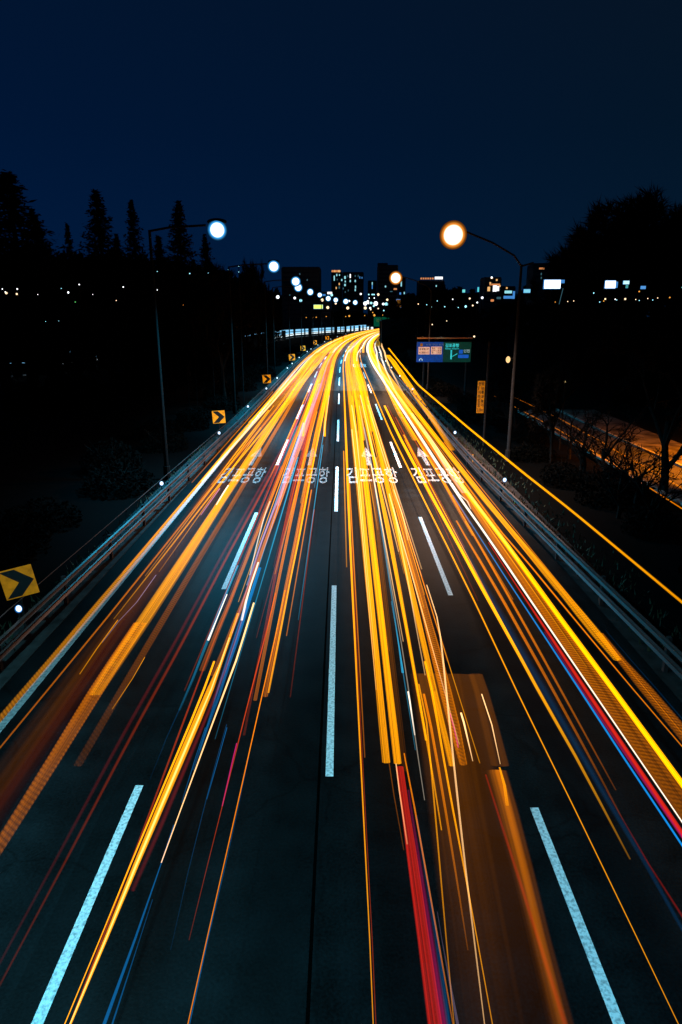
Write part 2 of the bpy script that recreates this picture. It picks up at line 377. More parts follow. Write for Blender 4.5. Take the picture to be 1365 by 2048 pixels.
# ------------------------------------------------------------------ delineators with small lights
M_LED = None
def delineator(first=None):
    t = thing('delineator', 'small blue white reflector light on the left guard rail', 'delineator')
    mb = MB(); mb.tube([(0, 0, 0.0), (0, 0, 0.2)], 0.02, 8); mb.box((0, 0, 0.01), (0.09, 0.09, 0.02)); mb.build('stem', M_POLE, t)
    mb = MB(); mb.ball((0, 0, 0.27), (0.105, 0.08, 0.115)); mb.build('lamp', M_LED, t, True)
    mb = MB(); mb.tube([(0, 0.085, 0.27), (0, 0.11, 0.27)], 0.12, 12); mb.build('holder', M_DARKPOLE, t)
    return t
M_LED = lens('delineator_led_halo', (0.75, 0.93, 1.0), (0.03, 0.30, 1.0), 2.2)
dl = delineator(); first = True
left_px = [(67, 1218), (330, 967), (435, 866), (491, 813), (533, 777), (560, 756), (587, 736), (600, 727), (613, 715), (632, 703), (645, 698), (660, 690)]
extra_y = [205, 228, 255, 290, 330, 380]
pos = []
for k, (px, py) in enumerate(left_px):
    q = at(px, py, 1.12); pos.append((XC(q.y)+uL(q.y)-0.07, q.y, 0.85))
for y in extra_y: pos.append((XC(y)+uL(y)-0.07, y, 0.85))
for k, p in enumerate(pos):
    lab = ['blue white delineator light on the left guard rail, nearest one below the big chevron sign',
           'blue white delineator light on the left guard rail abreast of the road lettering',
           'blue white delineator light on the left guard rail below the second chevron sign'][k] if k < 3 else 'far blue white delineator light on top of the left guard rail'
    o = dl if k == 0 else dup(dl, p, 0, lab)
    o.location = p; o['label'] = lab; o['group'] = 'delineator lights along the left guard rail'
rp = []
for k, (px, py) in enumerate([(1033, 960), (928, 865), (842, 778), (815, 752), (800, 735), (798, 722), (792, 705)]):
    q = at(px, py, 1.15); rp.append((XC(q.y)+uR(q.y)+0.07, q.y, 0.88))
    lab = ['blue white delineator light on the right guard rail, the nearest one', 'blue white delineator light on the right guard rail, second nearest',
           'blue white delineator light on the right guard rail, below the blue and green direction sign'][k] if k < 3 else 'far blue white delineator light on top of the right guard rail'
    dup(dl, rp[-1], 0, lab, 'delineator lights along the right guard rail')
# thin yellow marker sticks on the right shoulder
M_MARK = pbr('marker_post', (0.7, 0.35, 0.05), 0.5)
for k, (px, py) in enumerate([(1030, 1018), (946, 924), (858, 838)]):
    p = at(px, py, 0); t = thing('marker_post', ['nearest', 'middle', 'farthest'][k]+' short yellow marker post at the foot of the right guard rail', 'marker post', p, 0, 'marker posts by the right guard rail')
    mb = MB(); mb.tube([(0, 0, -0.05), (0, 0, 0.45)], 0.035, 8); mb.build('post', M_MARK, t)
    mb = MB(); mb.tube([(0, 0, 0.34), (0, 0, 0.42)], 0.038, 8); mb.build('reflector', M_WHITE, t)

# ------------------------------------------------------------------ chevron signs
def chevron(label, loc, rz, s, roll=0.0):
    t = thing('chevron_sign', label, 'chevron sign', loc, rz, 'chevron signs along the left edge')
    zc = 1.55; Mx = Matrix.Translation((0, 0, zc)) @ Matrix.Rotation(roll, 4, 'Y')
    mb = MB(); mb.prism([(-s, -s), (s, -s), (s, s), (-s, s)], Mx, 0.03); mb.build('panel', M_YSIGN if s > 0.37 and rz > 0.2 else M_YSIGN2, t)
    e = 0.93*s; Mc = Mx @ Matrix.Translation((0, -0.006, 0))
    mb = MB(); mb.prism([(-e, e), (-0.05*s, e), (e, 0), (-0.05*s, -e), (-e, -e), (0.02*s, 0)], Mc, 0.004); mb.build('chevron', M_BLACK, t)
    mb = MB(); mb.tube([(0, 0.05, -0.2), (0, 0.05, zc+s*0.7)], 0.035, 8); mb.build('post', M_POLE, t)
for k, (px, py, hpx) in enumerate([(38, 1165, 62), (438, 834, 25), (534, 758, 16), (584.5, 714.5, 12), (606.5, 696.5, 9.5), (630, 685, 8), (655, 676, 7)]):
    q = at(px, py, 1.55); hw = hpx/FPX*depth(q)/2
    ww = ['largest yellow chevron sign at the left edge of the frame', 'second yellow chevron sign beside the left guard rail, tilted slightly',
          'third yellow chevron sign along the left guard rail', 'fourth yellow chevron sign along the left guard rail',
          'fifth yellow chevron sign along the left guard rail', 'sixth small yellow chevron sign by the curve', 'seventh tiny yellow chevron sign in the curve'][k]
    chevron(ww, (q.x, q.y, 0), R(20 if k == 0 else 3), max(hw, 0.36), R(-9 if k == 0 else -3))

# ------------------------------------------------------------------ street lamps
M_COOL = lens('cool_lens_halo', (0.8, 0.95, 1.0), (0.05, 0.42, 1.0), 3.0)
M_WARM = lens('sodium_lens_halo', (1.0, 0.85, 0.6), (1.0, 0.30, 0.03), 3.0)
COOL = (0.02, 0.60, 1.0); COOL2 = (0.22, 0.80, 1.0); WARM = (1.0, 0.56, 0.36)
def point(loc, col, power, size=0.4, spot=None):
    l = bpy.data.lights.new('lamp_light', 'SPOT' if spot else 'POINT'); l.color = col; l.energy = power; l.shadow_soft_size = size
    if spot: l.spot_size = R(spot); l.spot_blend = 0.8
    o = bpy.data.objects.new('lamp_light', l); COL.objects.link(o); o.location = loc
    return o
def lamp_post(label, base, head, mat, dia, group, light=None, angular=True, stub=False):
    t = thing('street_lamp', label, 'street lamp', (base[0], base[1], 0), 0, group)
    h = Vector(head)-Vector((base[0], base[1], 0)); H = h.z; sgn = 1 if h.x > 0 else -1
    mb = MB(); n = 8; top = H+0.0 if angular else H-1.3
    mb.tube([(0, 0, -0.2+(top+0.2)*i/n) for i in range(n+1)], [0.13-0.06*i/n for i in range(n+1)], 10)
    mb.tube([(0, 0, -0.2), (0, 0, 0.5)], 0.19, 10); mb.build('pole', M_POLE if not angular else M_DARKPOLE, t)
    mb = MB()
    if angular: mb.tube([(0, 0, H-0.05), (h.x*0.3, h.y*0.3, H+0.12), (h.x-sgn*0.55, h.y, H+0.22)], 0.055, 8)
    else: mb.tube([(0, 0, top-0.1), (h.x*0.12, h.y*0.12, top+0.45), (h.x*0.45, h.y*0.45, top+1.05), (h.x-sgn*0.5, h.y, H+0.22)], 0.055, 8)
    mb.build('arm', M_DARKPOLE if angular else M_POLE, t)
    if stub:
        mb = MB(); mb.tube([(0, 0, top-0.1), (0.7, 0.1, top+0.1)], 0.05, 8); mb.build('arm', M_POLE, t)
    mb = MB(); mb.ball((h.x, h.y, H+0.22+dia*0.2), (0.5, 0.3, 0.16)); hd = mb.build('lamp_head', M_DARKPOLE, t, True)
    mb = MB(); gr_ = dia*(0.6 if mat is M_COOL else 0.68); mb.ball((h.x, h.y, H), (gr_, gr_, gr_), 32, 20); mb.build('lamp_lens', mat, hd, True)  # globe widened to carry its painted halo
    if light:
        l = point((h.x, h.y, H-dia*0.7-0.08), light[0], light[1], 0.3, 128); l.parent = t; l.rotation_euler = (0, R(-15)*(-1 if h.x > 0 else 1)*-1, 0)
    return t
PC, PW = 36000.0, 30000.0
lamps = [((435, 460), 12.5, 33), ((548, 533), 12.5, 21), ((592, 563), 12.5, 17), ((597, 575), 12.5, 15), ((621, 584), 12.5, 12),
         ((640, 590), 12.5, 9), ((657, 597), 12.5, 10), ((672, 600), 12.5, 9), ((692, 603), 12.5, 10), ((711, 605), 12.5, 9)]
for k, ((px, py), H, dpx) in enumerate(lamps):
    q = at(px, py, H); dia = dpx/FPX*depth(q)
    lab = 'nearest cool white street lamp on the left, on a long dark angled arm' if k == 0 else \
          'second cool white street lamp on the left, just above the tree tops' if k == 1 else \
          ('upper' if k == 2 else 'lower')+' lamp of the touching cool white pair on the left' if k in (2, 3) else 'small far cool white street lamp of the row over the left edge of the road'
    lamp_post(lab, (q.x-3.9 if k else atY(300, 470, 36.4).x, q.y), q, M_COOL, dia, 'cool white street lamps along the left edge' if k > 3 else None, (COOL, PC))
q = at(907, 470, 12.5)
lamp_post('nearest orange sodium street lamp on a tall grey post at the right verge', (10.25, 41.0), q, M_WARM, 40/FPX*depth(q), None, (WARM, PW), False, True)
q = at(792, 556, 12.5)
lamp_post('far orange sodium street lamp in front of the dark tower', (q.x+4.2, q.y+1), q, M_WARM, 20/FPX*depth(q), None, (WARM, PW), False)
# the two nearest lamps of the same rows stand level with the bridge, just outside the frame
lamp_post('cool white street lamp above the left foreground beside the bridge', (-10.6, -6.0), (-6.3, -6.0, 12.5), M_COOL, 0.9, None, (COOL, PC*0.52))
lamp_post('cool white street lamp on the left level with the front of the bridge', (-10.4, 10.0), (-6.2, 10.0, 12.5), M_COOL, 0.9, None, (COOL2, PC*0.18))
lamp_post('orange street lamp above the right foreground beside the bridge', (10.4, -3.0), (6.2, -4.0, 12.5), M_WARM, 0.9, None, (WARM, PW*0.03), False)
# frontage-road sodium lamps
M_SOD = glow('small_sodium_lens', (1.0, 0.42, 0.08), 4.0)
x, y = 23.4, 33.0
t = thing('street_lamp', 'orange lamp on the frontage road just beyond the right edge of the frame', 'street lamp', (x, y, -0.25))
mb = MB(); mb.tube([(0, 0, 0), (0, 0, 7.0)], 0.06, 8); mb.build('pole', M_DARKPOLE, t)
mb = MB(); mb.tube([(0, 0, 7.0), (-0.6, 0, 7.15)], 0.04, 8); mb.build('arm', M_DARKPOLE, t)
mb = MB(); mb.ball((-0.8, 0, 7.12), (0.3, 0.16, 0.09)); hd = mb.build('lamp_head', M_DARKPOLE, t)
mb = MB(); mb.ball((-0.8, 0, 7.04), (0.16, 0.1, 0.06)); mb.build('lamp_lens', M_SOD, hd)
l = point((-0.8, 0, 6.85), (1.0, 0.25, 0.008), 100000, 0.15, 92); l.parent = t; l.rotation_euler = (R(34), 0, R(6))
# lamp fixed on the tall right post
q = atY(1015, 718, 41.0)
t = thing('floodlight', 'small warm floodlight fixed half way up the tall grey lamp post', 'floodlight', (10.25, 41.0, q.z))
mb = MB(); mb.tube([(-0.1, 0, 0.05), (-0.32, -0.05, 0.0)], 0.03, 6); mb.build('bracket', M_POLE, t)
mb = MB(); mb.ball((-0.42, -0.08, -0.03), (0.13, 0.13, 0.19)); mb.build('lamp', glow('flood_lens', (1.0, 0.6, 0.25), 1.3), t, True)

# ------------------------------------------------------------------ traffic light trails: long glowing strands hanging at lamp height over the lanes
TM = {}
TC = {'amber': (2.1, 0.72, 0.0005), 'orange': (1.4, 0.34, 0.0005), 'rust': (0.6, 0.05, 0.003), 'red': (1.0, 0.025, 0.012), 'maroon': (0.16, 0.008, 0.010),
      'white': (1.9, 1.6, 1.25), 'cream': (2.3, 1.25, 0.5), 'pink': (1.0, 0.30, 0.55), 'blue': (0.005, 0.25, 0.72), 'cyan': (0.03, 0.5, 0.85),
      'yellow': (2.3, 0.90, 0.001), 'magenta': (0.75, 0.01, 0.22), 'lilac': (0.75, 0.55, 0.9), 'paleblue': (0.55, 0.75, 1.3), 'brown': (0.26, 0.068, 0.0005)}
def trail_mat(ck, pat):
    key = (ck, pat)
    if key in TM: return TM[key]
    m, nt = new_mat('light_trail_'+ck+'_'+pat); L = nt.links.new
    o = N(nt, 'ShaderNodeOutputMaterial'); e = N(nt, 'ShaderNodeEmission'); tr = N(nt, 'ShaderNodeBsdfTransparent'); mx = N(nt, 'ShaderNodeAddShader')
    c = TC[ck]; k = max(c); e.inputs[0].default_value = (c[0]/k, c[1]/k, c[2]/k, 1); 
    at_ = N(nt, 'ShaderNodeAttribute', attribute_name='fade'); uv = N(nt, 'ShaderNodeUVMap'); sp = N(nt, 'ShaderNodeSeparateXYZ'); L(uv.outputs[0], sp.inputs[0])
    oi = N(nt, 'ShaderNodeObjectInfo')
    def math_(op, a, b=None):
        n = N(nt, 'ShaderNodeMath', operation=op)
        for i, x in enumerate((a, b)):
            if x is None: continue
            if isinstance(x, (int, float)): n.inputs[i].default_value = x
            else: L(x, n.inputs[i])
        return n.outputs[0]
    U, V = sp.outputs[0], sp.outputs[1]
    cb = N(nt, 'ShaderNodeCombineXYZ'); sc = {'strand': 14.0, 'hatch': 6.0, 'solid': 4.0, 'soft': 3.0}[pat]
    L(math_('ADD', math_('MULTIPLY', U, sc), math_('MULTIPLY', oi.outputs['Random'], 57.0)), cb.inputs[0]); L(math_('MULTIPLY', V, 0.012), cb.inputs[1])
    tx = N(nt, 'ShaderNodeTexNoise'); tx.inputs['Scale'].default_value = 1.0; tx.inputs['Detail'].default_value = 5; tx.inputs['Roughness'].default_value = 0.7
    L(cb.outputs[0], tx.inputs['Vector'])
    mr = N(nt, 'ShaderNodeMapRange'); L(tx.outputs['Fac'], mr.inputs['Value'])
    lo = {'strand': 0.03, 'hatch': 0.35, 'solid': 0.5, 'soft': 0.3}[pat]
    mr.inputs['From Min'].default_value = 0.42; mr.inputs['From Max'].default_value = 0.58; mr.inputs['To Min'].default_value = lo; mr.inputs['To Max'].default_value = 1.0
    # distance from the middle of the bundle: soft edges
    d = math_('ABSOLUTE', math_('SUBTRACT', math_('MULTIPLY', U, 2.0), 1.0))
    ed = N(nt, 'ShaderNodeMapRange', interpolation_type='SMOOTHSTEP'); L(d, ed.inputs['Value'])
    ed.inputs['From Min'].default_value = 1.0; ed.inputs['From Max'].default_value = {'strand': 0.86, 'hatch': 0.9, 'solid': 0.75, 'soft': 0.15}[pat]
    fac = math_('MULTIPLY', mr.outputs[0], ed.outputs[0])
    if pat == 'hatch':            # lamps that flicker leave a comb of short bars
        s_ = math_('SINE', math_('MULTIPLY', math_('ADD', V, math_('MULTIPLY', U, 0.16)), 2*math.pi/0.115))
        hm = N(nt, 'ShaderNodeMapRange'); L(s_, hm.inputs['Value']); hm.inputs['From Min'].default_value = -0.5; hm.inputs['From Max'].default_value = 0.5
        hm.inputs['To Min'].default_value = 0.42; hm.inputs['To Max'].default_value = 1.0
        fac = math_('MULTIPLY', fac, hm.outputs[0])
    # strands that fade glow in thinly, strands that do not stay full
    al = math_('MINIMUM', math_('MULTIPLY', fac, at_.outputs['Fac']), 1.0)
    L(math_('MULTIPLY', al, k*0.82), e.inputs[1]); tv_ = math_('SUBTRACT', 1.0, math_('MULTIPLY', math_('MULTIPLY', al, al), 0.66*min(1.0, k)**1.5)); ct = N(nt, 'ShaderNodeCombineXYZ')
    for i in range(3): L(tv_, ct.inputs[i])
    L(ct.outputs[0], tr.inputs[0]); L(tr.outputs[0], mx.inputs[0]); L(e.outputs[0], mx.inputs[1]); L(mx.outputs[0], o.inputs[0])
    m.cycles.emission_sampling = 'NONE'
    TM[key] = m
    return m
NT = [0]
def trail(label, ck, pts, a=(0.5, 1.0), z=0.8, pat='strand', Y1=450, start=False, yfull=70, wfar=None, cat='light trail', thick=None):
    P = []
    for x, y, wp in pts:
        q = at(x, y, z); P.append((q.y, q.x-XC(q.y), (wp*0.8 if wp < 24 else wp)/FPX*depth(q)))
    P.sort()
    near = [p for p in P if p[0] < 62]
    if len(near) >= 4:            # keep long strands straight: least squares in the lane's own coordinates
        ws = [1/(p[0]+4.0) for p in near]; sw = sum(ws); mx_ = sum(w_*p[0] for w_, p in zip(ws, near))/sw; mu = sum(w_*p[1] for w_, p in zip(ws, near))/sw
        den = sum(w_*(p[0]-mx_)**2 for w_, p in zip(ws, near)); kk = sum(w_*(p[0]-mx_)*(p[1]-mu) for w_, p in zip(ws, near))/max(den, 1e-6)
        P = [(p[0], (0.72*(mu+kk*(p[0]-mx_))+0.28*p[1]) if p[0] < 62 else p[1], p[2]) for p in P]
    Y0 = P[0][0] if start else -4.0
    def smp(Y):
        if Y <= P[0][0]:
            if len(P) > 1 and not start:
                k = (P[1][1]-P[0][1])/max(P[1][0]-P[0][0], 0.1); k = max(-0.06, min(0.06, k))
                return P[0][1]+k*(Y-P[0][0]), P[0][2]
            return P[0][1], P[0][2]
        if Y >= P[-1][0]: return P[-1][1], (P[-1][2] if wfar is None else P[-1][2]+(wfar-P[-1][2])*min(1, (Y-P[-1][0])/60))
        for i in range(len(P)-1):
            if P[i][0] <= Y <= P[i+1][0]:
                t = (Y-P[i][0])/(P[i+1][0]-P[i][0])
                return P[i][1]+(P[i+1][1]-P[i][1])*t, P[i][2]+(P[i+1][2]-P[i][2])*t
    ys = []; Y = Y0
    while Y < Y1:
        ys.append(Y); Y += 1.2 if Y < 30 else 3.0 if Y < 110 else 9.0
    ys.append(Y1)
    if len(ys) < 3: ys = [Y0, (Y0+Y1)/2, Y1]
    rnd = random.Random(NT[0]*7+3); wob = [(rnd.uniform(0.5, 1), rnd.uniform(14, 40), rnd.uniform(0, 6)) for _ in range(2)]
    NT[0] += 1
    mb = MB(); n = 8; C = []; Wd = []; A = []
    for Y in ys:
        u, wd = smp(Y)
        if Y > 15: u += sum(0.012*q[0]*math.sin(Y/q[1]+q[2]) for q in wob)*min(1, (Y-15)/30)
        C.append(Vector((XC(Y)+u, Y, z))); Wd.append(max(wd, 0.012))
        t = max(0.0, min(1.0, (Y-min(Y0 if start else 4.5, yfull-1))/(yfull-min(Y0 if start else 4.5, yfull-1))))
        A.append(a[0]+(a[1]-a[0])*t)
    for i, c in enumerate(C):
        tg = (C[min(i+1, len(C)-1)]-C[max(i-1, 0)]).normalized(); sx = Vector((tg.y, -tg.x, 0)); th_ = thick or min(0.5*Wd[i], 0.06)
        for k in range(n):
            an = 2*math.pi*(k+0.5)/n; q = c+sx*(math.cos(an)/math.cos(math.pi/n)*Wd[i]/2)+Vector((0, 0, 1))*(math.sin(an)*th_/2)
            mb.v.append(tuple(q)); mb.a.append(A[i])
    uu = [(math.cos(2*math.pi*(k+0.5)/n)/math.cos(math.pi/n)+1)/2 for k in range(n)]
    for i in range(len(C)-1):
        for k in range(n):
            k2 = (k+1) % n
            mb.face([i*n+k, i*n+k2, (i+1)*n+k2, (i+1)*n+k], [(uu[k], ys[i]), (uu[k2], ys[i]), (uu[k2], ys[i+1]), (uu[k], ys[i+1])])
    mb.face(list(range(n))[::-1], [(uu[k], ys[0]) for k in range(n)][::-1]); o_ = (len(C)-1)*n
    mb.face([o_+k for k in range(n)], [(uu[k], ys[-1]) for k in range(n)])
    # keep the origin on the trail itself
    c0 = C[0]; mb.v = [(x-c0.x, y-c0.y, z_-c0.z) for x, y, z_ in mb.v]
    o = mb.build('light_trail', trail_mat(ck, pat)); o.location = c0
    return tag(o, label, cat)

T = trail
# --- leftmost lane
T('hatched amber trail outside the white edge line, outermost on the left', 'amber', [(5,1426,18),(120,1300,18),(205,1200,18),(290,1104,17),(366,1012,16),(430,935,15),(480,872,15),(535,808,14),(577,757,10)], (.05,.8), pat='hatch', yfull=60)
T('cream trail over the edge line in the leftmost lane', 'cream', [(405,962,5),(440,922,6),(480,878,6),(547,803,5),(590,752,4)], (.5,1), start=True, pat='solid', wfar=.3)
T('thin orange trail just inside the left edge line', 'orange', [(0,1494,5),(121,1352,5),(220,1234,5),(330,1092,5),(396,1003,5),(455,930,5),(520,862,5),(557,815,5)], (.12,1), yfull=45)
T('thin amber trail next to the thin orange one in the leftmost lane', 'amber', [(232,1238,3),(340,1097,4),(404,1008,4),(465,932,5),(528,862,5),(565,815,5)], (.12,1), start=True, yfull=30)
T('dim brown wash of light in the middle of the leftmost lane', 'brown', [(95,1440,90),(240,1240,70),(345,1100,60),(430,980,52),(500,878,46),(558,800,36)], (.03,.75), pat='soft', yfull=55)
T('dim maroon wash of light along the left of the broad amber trail', 'maroon', [(40,1560,60),(150,1400,60),(255,1240,50),(340,1120,40),(420,1000,30)], (.09,.2), pat='soft', Y1=42)
T('broad amber trail in the leftmost lane, combed near its lower end', 'orange', [(0,1690,26),(95,1540,30),(205,1362,32)], (.07,.36), pat='hatch', Y1=16.0, yfull=16)
T('broad solid amber trail in the leftmost lane', 'amber', [(190,1388,26),(205,1362,30),(293,1236,30),(366,1127,26),(440,1008,22),(510,902,22),(560,824,20),(610,757,16),(640,722,11)], (.2,1.0), pat='strand', start=True, yfull=27)
T('dim rust trail at the right of the leftmost lane', 'orange', [(160,1530,22),(234,1395,20),(315,1256,19),(400,1110,16),(469,1003,13),(518,920,11),(569,832,9)], (.03,.6), pat='hatch', start=True, yfull=52)
T('left thread of the dark red pair astride the left lane dashes', 'maroon', [(41,1860,9),(130,1690,11),(238,1476,13),(348,1293,12),(440,1112,11),(487,1032,10),(542,940,9),(575,880,8)], (.12,1), yfull=38, pat='soft')
T('right thread of the dark red pair astride the left lane dashes', 'rust', [(60,1860,8),(150,1690,10),(256,1476,11),(364,1293,11),(453,1112,10),(498,1032,10),(551,935,9),(580,880,8)], (.04,.95), yfull=40, pat='soft')
T('red trail in the middle of the leftmost lane far ahead', 'red', [(560,792,6),(590,759,6),(616,727,5)], (.5,.8), start=True, Y1=190, wfar=.5)
T('short pink spark on the leftmost lane before the road lettering', 'pink', [(402,1030,3),(430,991,3)], (.5,1), start=True, Y1=30.2, pat='solid', yfull=30)
T('second short white spark on the leftmost lane beside the broad amber trail', 'white', [(434,1009,4),(446,988,4)], (.6,1), start=True, Y1=30.8, pat='solid', yfull=30)
T('faint lilac thread inside the leftmost lane', 'lilac', [(205,1285,2),(240,1240,2),(272,1207,2)], (.12,.4), start=True, Y1=19.4, pat='solid', yfull=19)
T('faint amber spark low in the leftmost lane', 'amber', [(160,1348,3),(176,1322,3)], (.15,.35), start=True, Y1=16.2, pat='solid', yfull=16)
T('amber spark low between the leftmost and second lanes', 'amber', [(225,1418,3),(238,1393,3),(250,1384,2)], (.1,.4), start=True, Y1=14.2, pat='solid', yfull=14)
T('wide amber sheet of trails filling the leftmost lane in the distance', 'amber', [(548,812,26),(590,764,26),(636,712,18),(655,700,14)], (.15,.9), start=True, yfull=110, wfar=1.1)
T('amber trail hugging the left edge line in the distance', 'amber', [(500,845,9),(560,782,9),(605,737,8)], (.5,1), start=True, yfull=70, wfar=.8)
T('orange light trail along the frontage road behind the right trees', 'orange', [(1345,1005,5),(1250,945,4),(1180,895,4),(1120,862,3)], (.5,.5), z=.5, pat='solid', Y1=70, yfull=30)
T('second orange light trail along the frontage road behind the right trees', 'orange', [(1345,965,8),(1250,912,7),(1180,870,6),(1120,838,4)], (.45,.45), z=.5, pat='strand', Y1=70, yfull=30)
# --- second lane
T('thin red orange trail left of the bright tapering core in the second lane', 'rust', [(154,2016,5),(240,1790,5),(366,1442,5),(400,1350,4),(432,1268,4),(460,1215,4)], (.35,.9), pat='solid', Y1=19)
T('orange strand left of the pink thread in the second lane', 'orange', [(405,1340,16),(432,1262,14),(457,1219,11),(476,1166,9),(505,1085,9),(534,1021,8),(571,920,8),(596,862,8)], (.10,1), start=True, yfull=30)
T('second orange strand beside the pink thread in the second lane', 'orange', [(420,1350,16),(446,1300,14),(465,1252,12),(509,1171,10),(532,1090,9),(556,1026,9),(586,930,8),(612,850,8)], (.15,1), start=True, yfull=28)
T('bright yellow core trail tapering to the bottom in the second lane', 'amber', [(144,2046,5),(220,1861,10),(277,1710,15),(345,1556,20),(415,1400,20),(432,1352,14),(443,1322,7)], (1.0,.6), pat='strand', Y1=16.6, yfull=17)
T('cream heart of the bright tapering trail in the second lane', 'cream', [(150,2030,2),(222,1858,4),(279,1706,6),(347,1553,6),(412,1405,5),(428,1370,3)], (.5,.5), pat='solid', Y1=15.2, yfull=15)
T('amber edge of the bright tapering trail in the second lane', 'amber', [(160,1980,2),(215,1845,3),(268,1706,4),(336,1550,5),(402,1400,6)], (.8,.8), pat='solid', Y1=14)
T('red halo strand right of the tapering core in the second lane', 'maroon', [(262,1780,16),(330,1640,18),(378,1520,16),(428,1400,12),(452,1330,10)], (.3,.9), pat='soft', start=True, Y1=17, yfull=16)
T('pink thread in the second lane', 'pink', [(470,1266,4),(486,1211,5),(500,1156,6),(516,1083,6),(540,1030,6),(564,992,7),(584,925,7),(612,845,7),(640,780,7)], (.25,.9), start=True, yfull=32, pat='soft')
T('white strand of the pink bundle before the lettering in the second lane', 'white', [(500,1150,3),(515,1085,4),(530,1030,3)], (.35,.75), start=True, Y1=28, pat='soft', yfull=26)
T('white flare of three short strokes in the second lane', 'white', [(484,1240,6),(492,1204,6),(497,1184,4)], (.5,.9), start=True, Y1=20.5, pat='solid', yfull=20)
T('pale blue strand right of the pink thread in the second lane', 'paleblue', [(496,1170,4),(520,1085,5),(552,1010,6),(566,960,7),(590,900,7)], (.25,.75), start=True, Y1=50, pat='soft', yfull=40)
T('lilac wash right of the pink thread in the second lane', 'lilac', [(560,1010,14),(580,940,20),(600,880,22),(625,820,14)], (.18,.55), start=True, Y1=80, pat='soft', yfull=42)
T('red wash down the middle of the second lane far ahead', 'red', [(604,900,10),(628,820,11),(648,764,11),(662,722,7)], (.25,.75), start=True, Y1=160, pat='soft')
T('blue trail below the pink thread in the second lane', 'blue', [(385,1540,5),(408,1470,6),(441,1398,7),(458,1330,8),(480,1270,8),(490,1222,8)], (.14,.9), start=True, Y1=20, pat='strand', yfull=18)
T('second blue trail beside the thin yellow line in the second lane', 'blue', [(400,1500,5),(428,1412,5),(446,1340,6),(462,1300,5)], (.15,.6), start=True, Y1=17.5, pat='strand', yfull=17)
T('cyan trail with a white glint left of the second lane', 'cyan', [(356,1420,6),(377,1391,6),(399,1325,7),(421,1270,7),(438,1222,7),(456,1180,5)], (.06,.8), start=True, Y1=20.2, pat='strand', yfull=19.5)
T('white glint at the foot of the cyan trail', 'white', [(417,1280,6),(421,1268,6),(426,1258,3)], (.7,.9), start=True, Y1=17.9, pat='solid', yfull=17.5)
T('faint blue thread running down from the cyan trail', 'blue', [(300,1560,3),(340,1460,4),(372,1392,4)], (.02,.15), start=True, Y1=14, pat='soft', yfull=14)
T('thin yellow line trail that stops short above the second lane', 'cream', [(324,1725,2.5),(372,1590,3),(430,1432,4),(476,1314,5)], (.65,.95), start=True, Y1=17.3, pat='solid', yfull=16)
T('orange trail right of the second lane that ends in a comb', 'orange', [(532,1392,12),(556,1266,10),(571,1171,9),(593,1083,9),(612,985,9),(626,902,9),(640,832,9),(654,770,9)], (.22,1), start=True, yfull=26)
T('amber thread on the right edge of the second lane', 'amber', [(537,1385,5),(561,1266,5),(579,1166,4),(600,1078,4),(632,900,4),(645,835,5)], (.30,1), start=True, yfull=24, pat='solid')
T('orange thread in the right half of the second lane', 'orange', [(516,1400,9),(538,1260,8),(556,1156,7),(578,1046,7),(596,965,8),(611,911,9),(628,840,9),(646,770,9)], (.2,1), start=True, yfull=27)
T('rust thread left of the orange comb in the second lane', 'rust', [(490,1470,6),(512,1340,6),(532,1260,6),(552,1140,7),(573,1036,8),(592,960,8)], (.12,.9), start=True, yfull=33)
T('dotted thin orange line running to the bottom right of the second lane', 'orange', [(377,2046,2.2),(410,1892,2.4),(461,1677,2.6),(522,1402,2.8),(553,1264,3)], (.55,.9), Y1=18.2, pat='solid', yfull=17)
T('thin blue companion of the dotted orange line', 'blue', [(380,2046,2),(413,1892,2),(464,1677,2)], (.35,.05), Y1=10.5, pat='solid', yfull=10)
T('thin rust line fading to purple in the second lane', 'rust', [(380,1880,2),(395,1810,2.2),(446,1605,2.4),(497,1400,3),(531,1277,3.2)], (.12,1), start=True, Y1=18, pat='solid', yfull=14)
T('magenta spark on the thin rust line', 'magenta', [(445,1612,3),(450,1585,3)], (.4,.7), start=True, Y1=10.9, pat='solid', yfull=10.8)
T('amber line ending above the lettering right of the second lane', 'amber', [(650,872,6),(650,850,6),(656,800,6),(661,764,6)], (1,1), start=True, Y1=105, pat='solid', z=.8)
T('short amber line ending above the second lane arrow', 'amber', [(606,872,7),(610,840,7),(622,800,7)], (1,1), start=True, Y1=85, pat='solid')
T('blue trail at the very bottom of the second lane', 'blue', [(210,2046,10),(240,1960,8),(270,1880,6),(297,1806,3)], (.5,.35), Y1=8.8, pat='strand', yfull=8.6)
T('thin forked blue thread beside the bottom blue trail', 'blue', [(226,2046,5),(245,1990,4),(260,1940,2)], (.5,.15), Y1=7.4, pat='strand', yfull=7.2)
T('short blue stroke left of the thin yellow line', 'blue', [(364,1605,5),(372,1575,5),(377,1559,2)], (.1,.5), start=True, Y1=11.4, pat='soft', yfull=11.2)
T('short blue stroke right of the thin yellow line', 'blue', [(414,1598,5),(422,1572,5),(426,1558,2)], (.1,.5), start=True, Y1=11.4, pat='soft', yfull=11.2)
T('faint long blue thread in the dark part of the second lane', 'blue', [(345,1900,3),(359,1800,3),(400,1646,3.5),(424,1560,3)], (.03,.14), start=True, Y1=11.5, pat='soft', yfull=11)
T('wide amber sheet on the left of the second lane in the distance', 'amber', [(598,872,8),(616,822,12),(637,764,14),(655,722,13)], (.3,.95), start=True, yfull=80, wfar=.9)
T('wide amber sheet on the right of the second lane in the distance', 'amber', [(642,840,9),(655,780,13),(663,744,11),(672,712,9)], (.35,.95), start=True, yfull=80, wfar=.9)
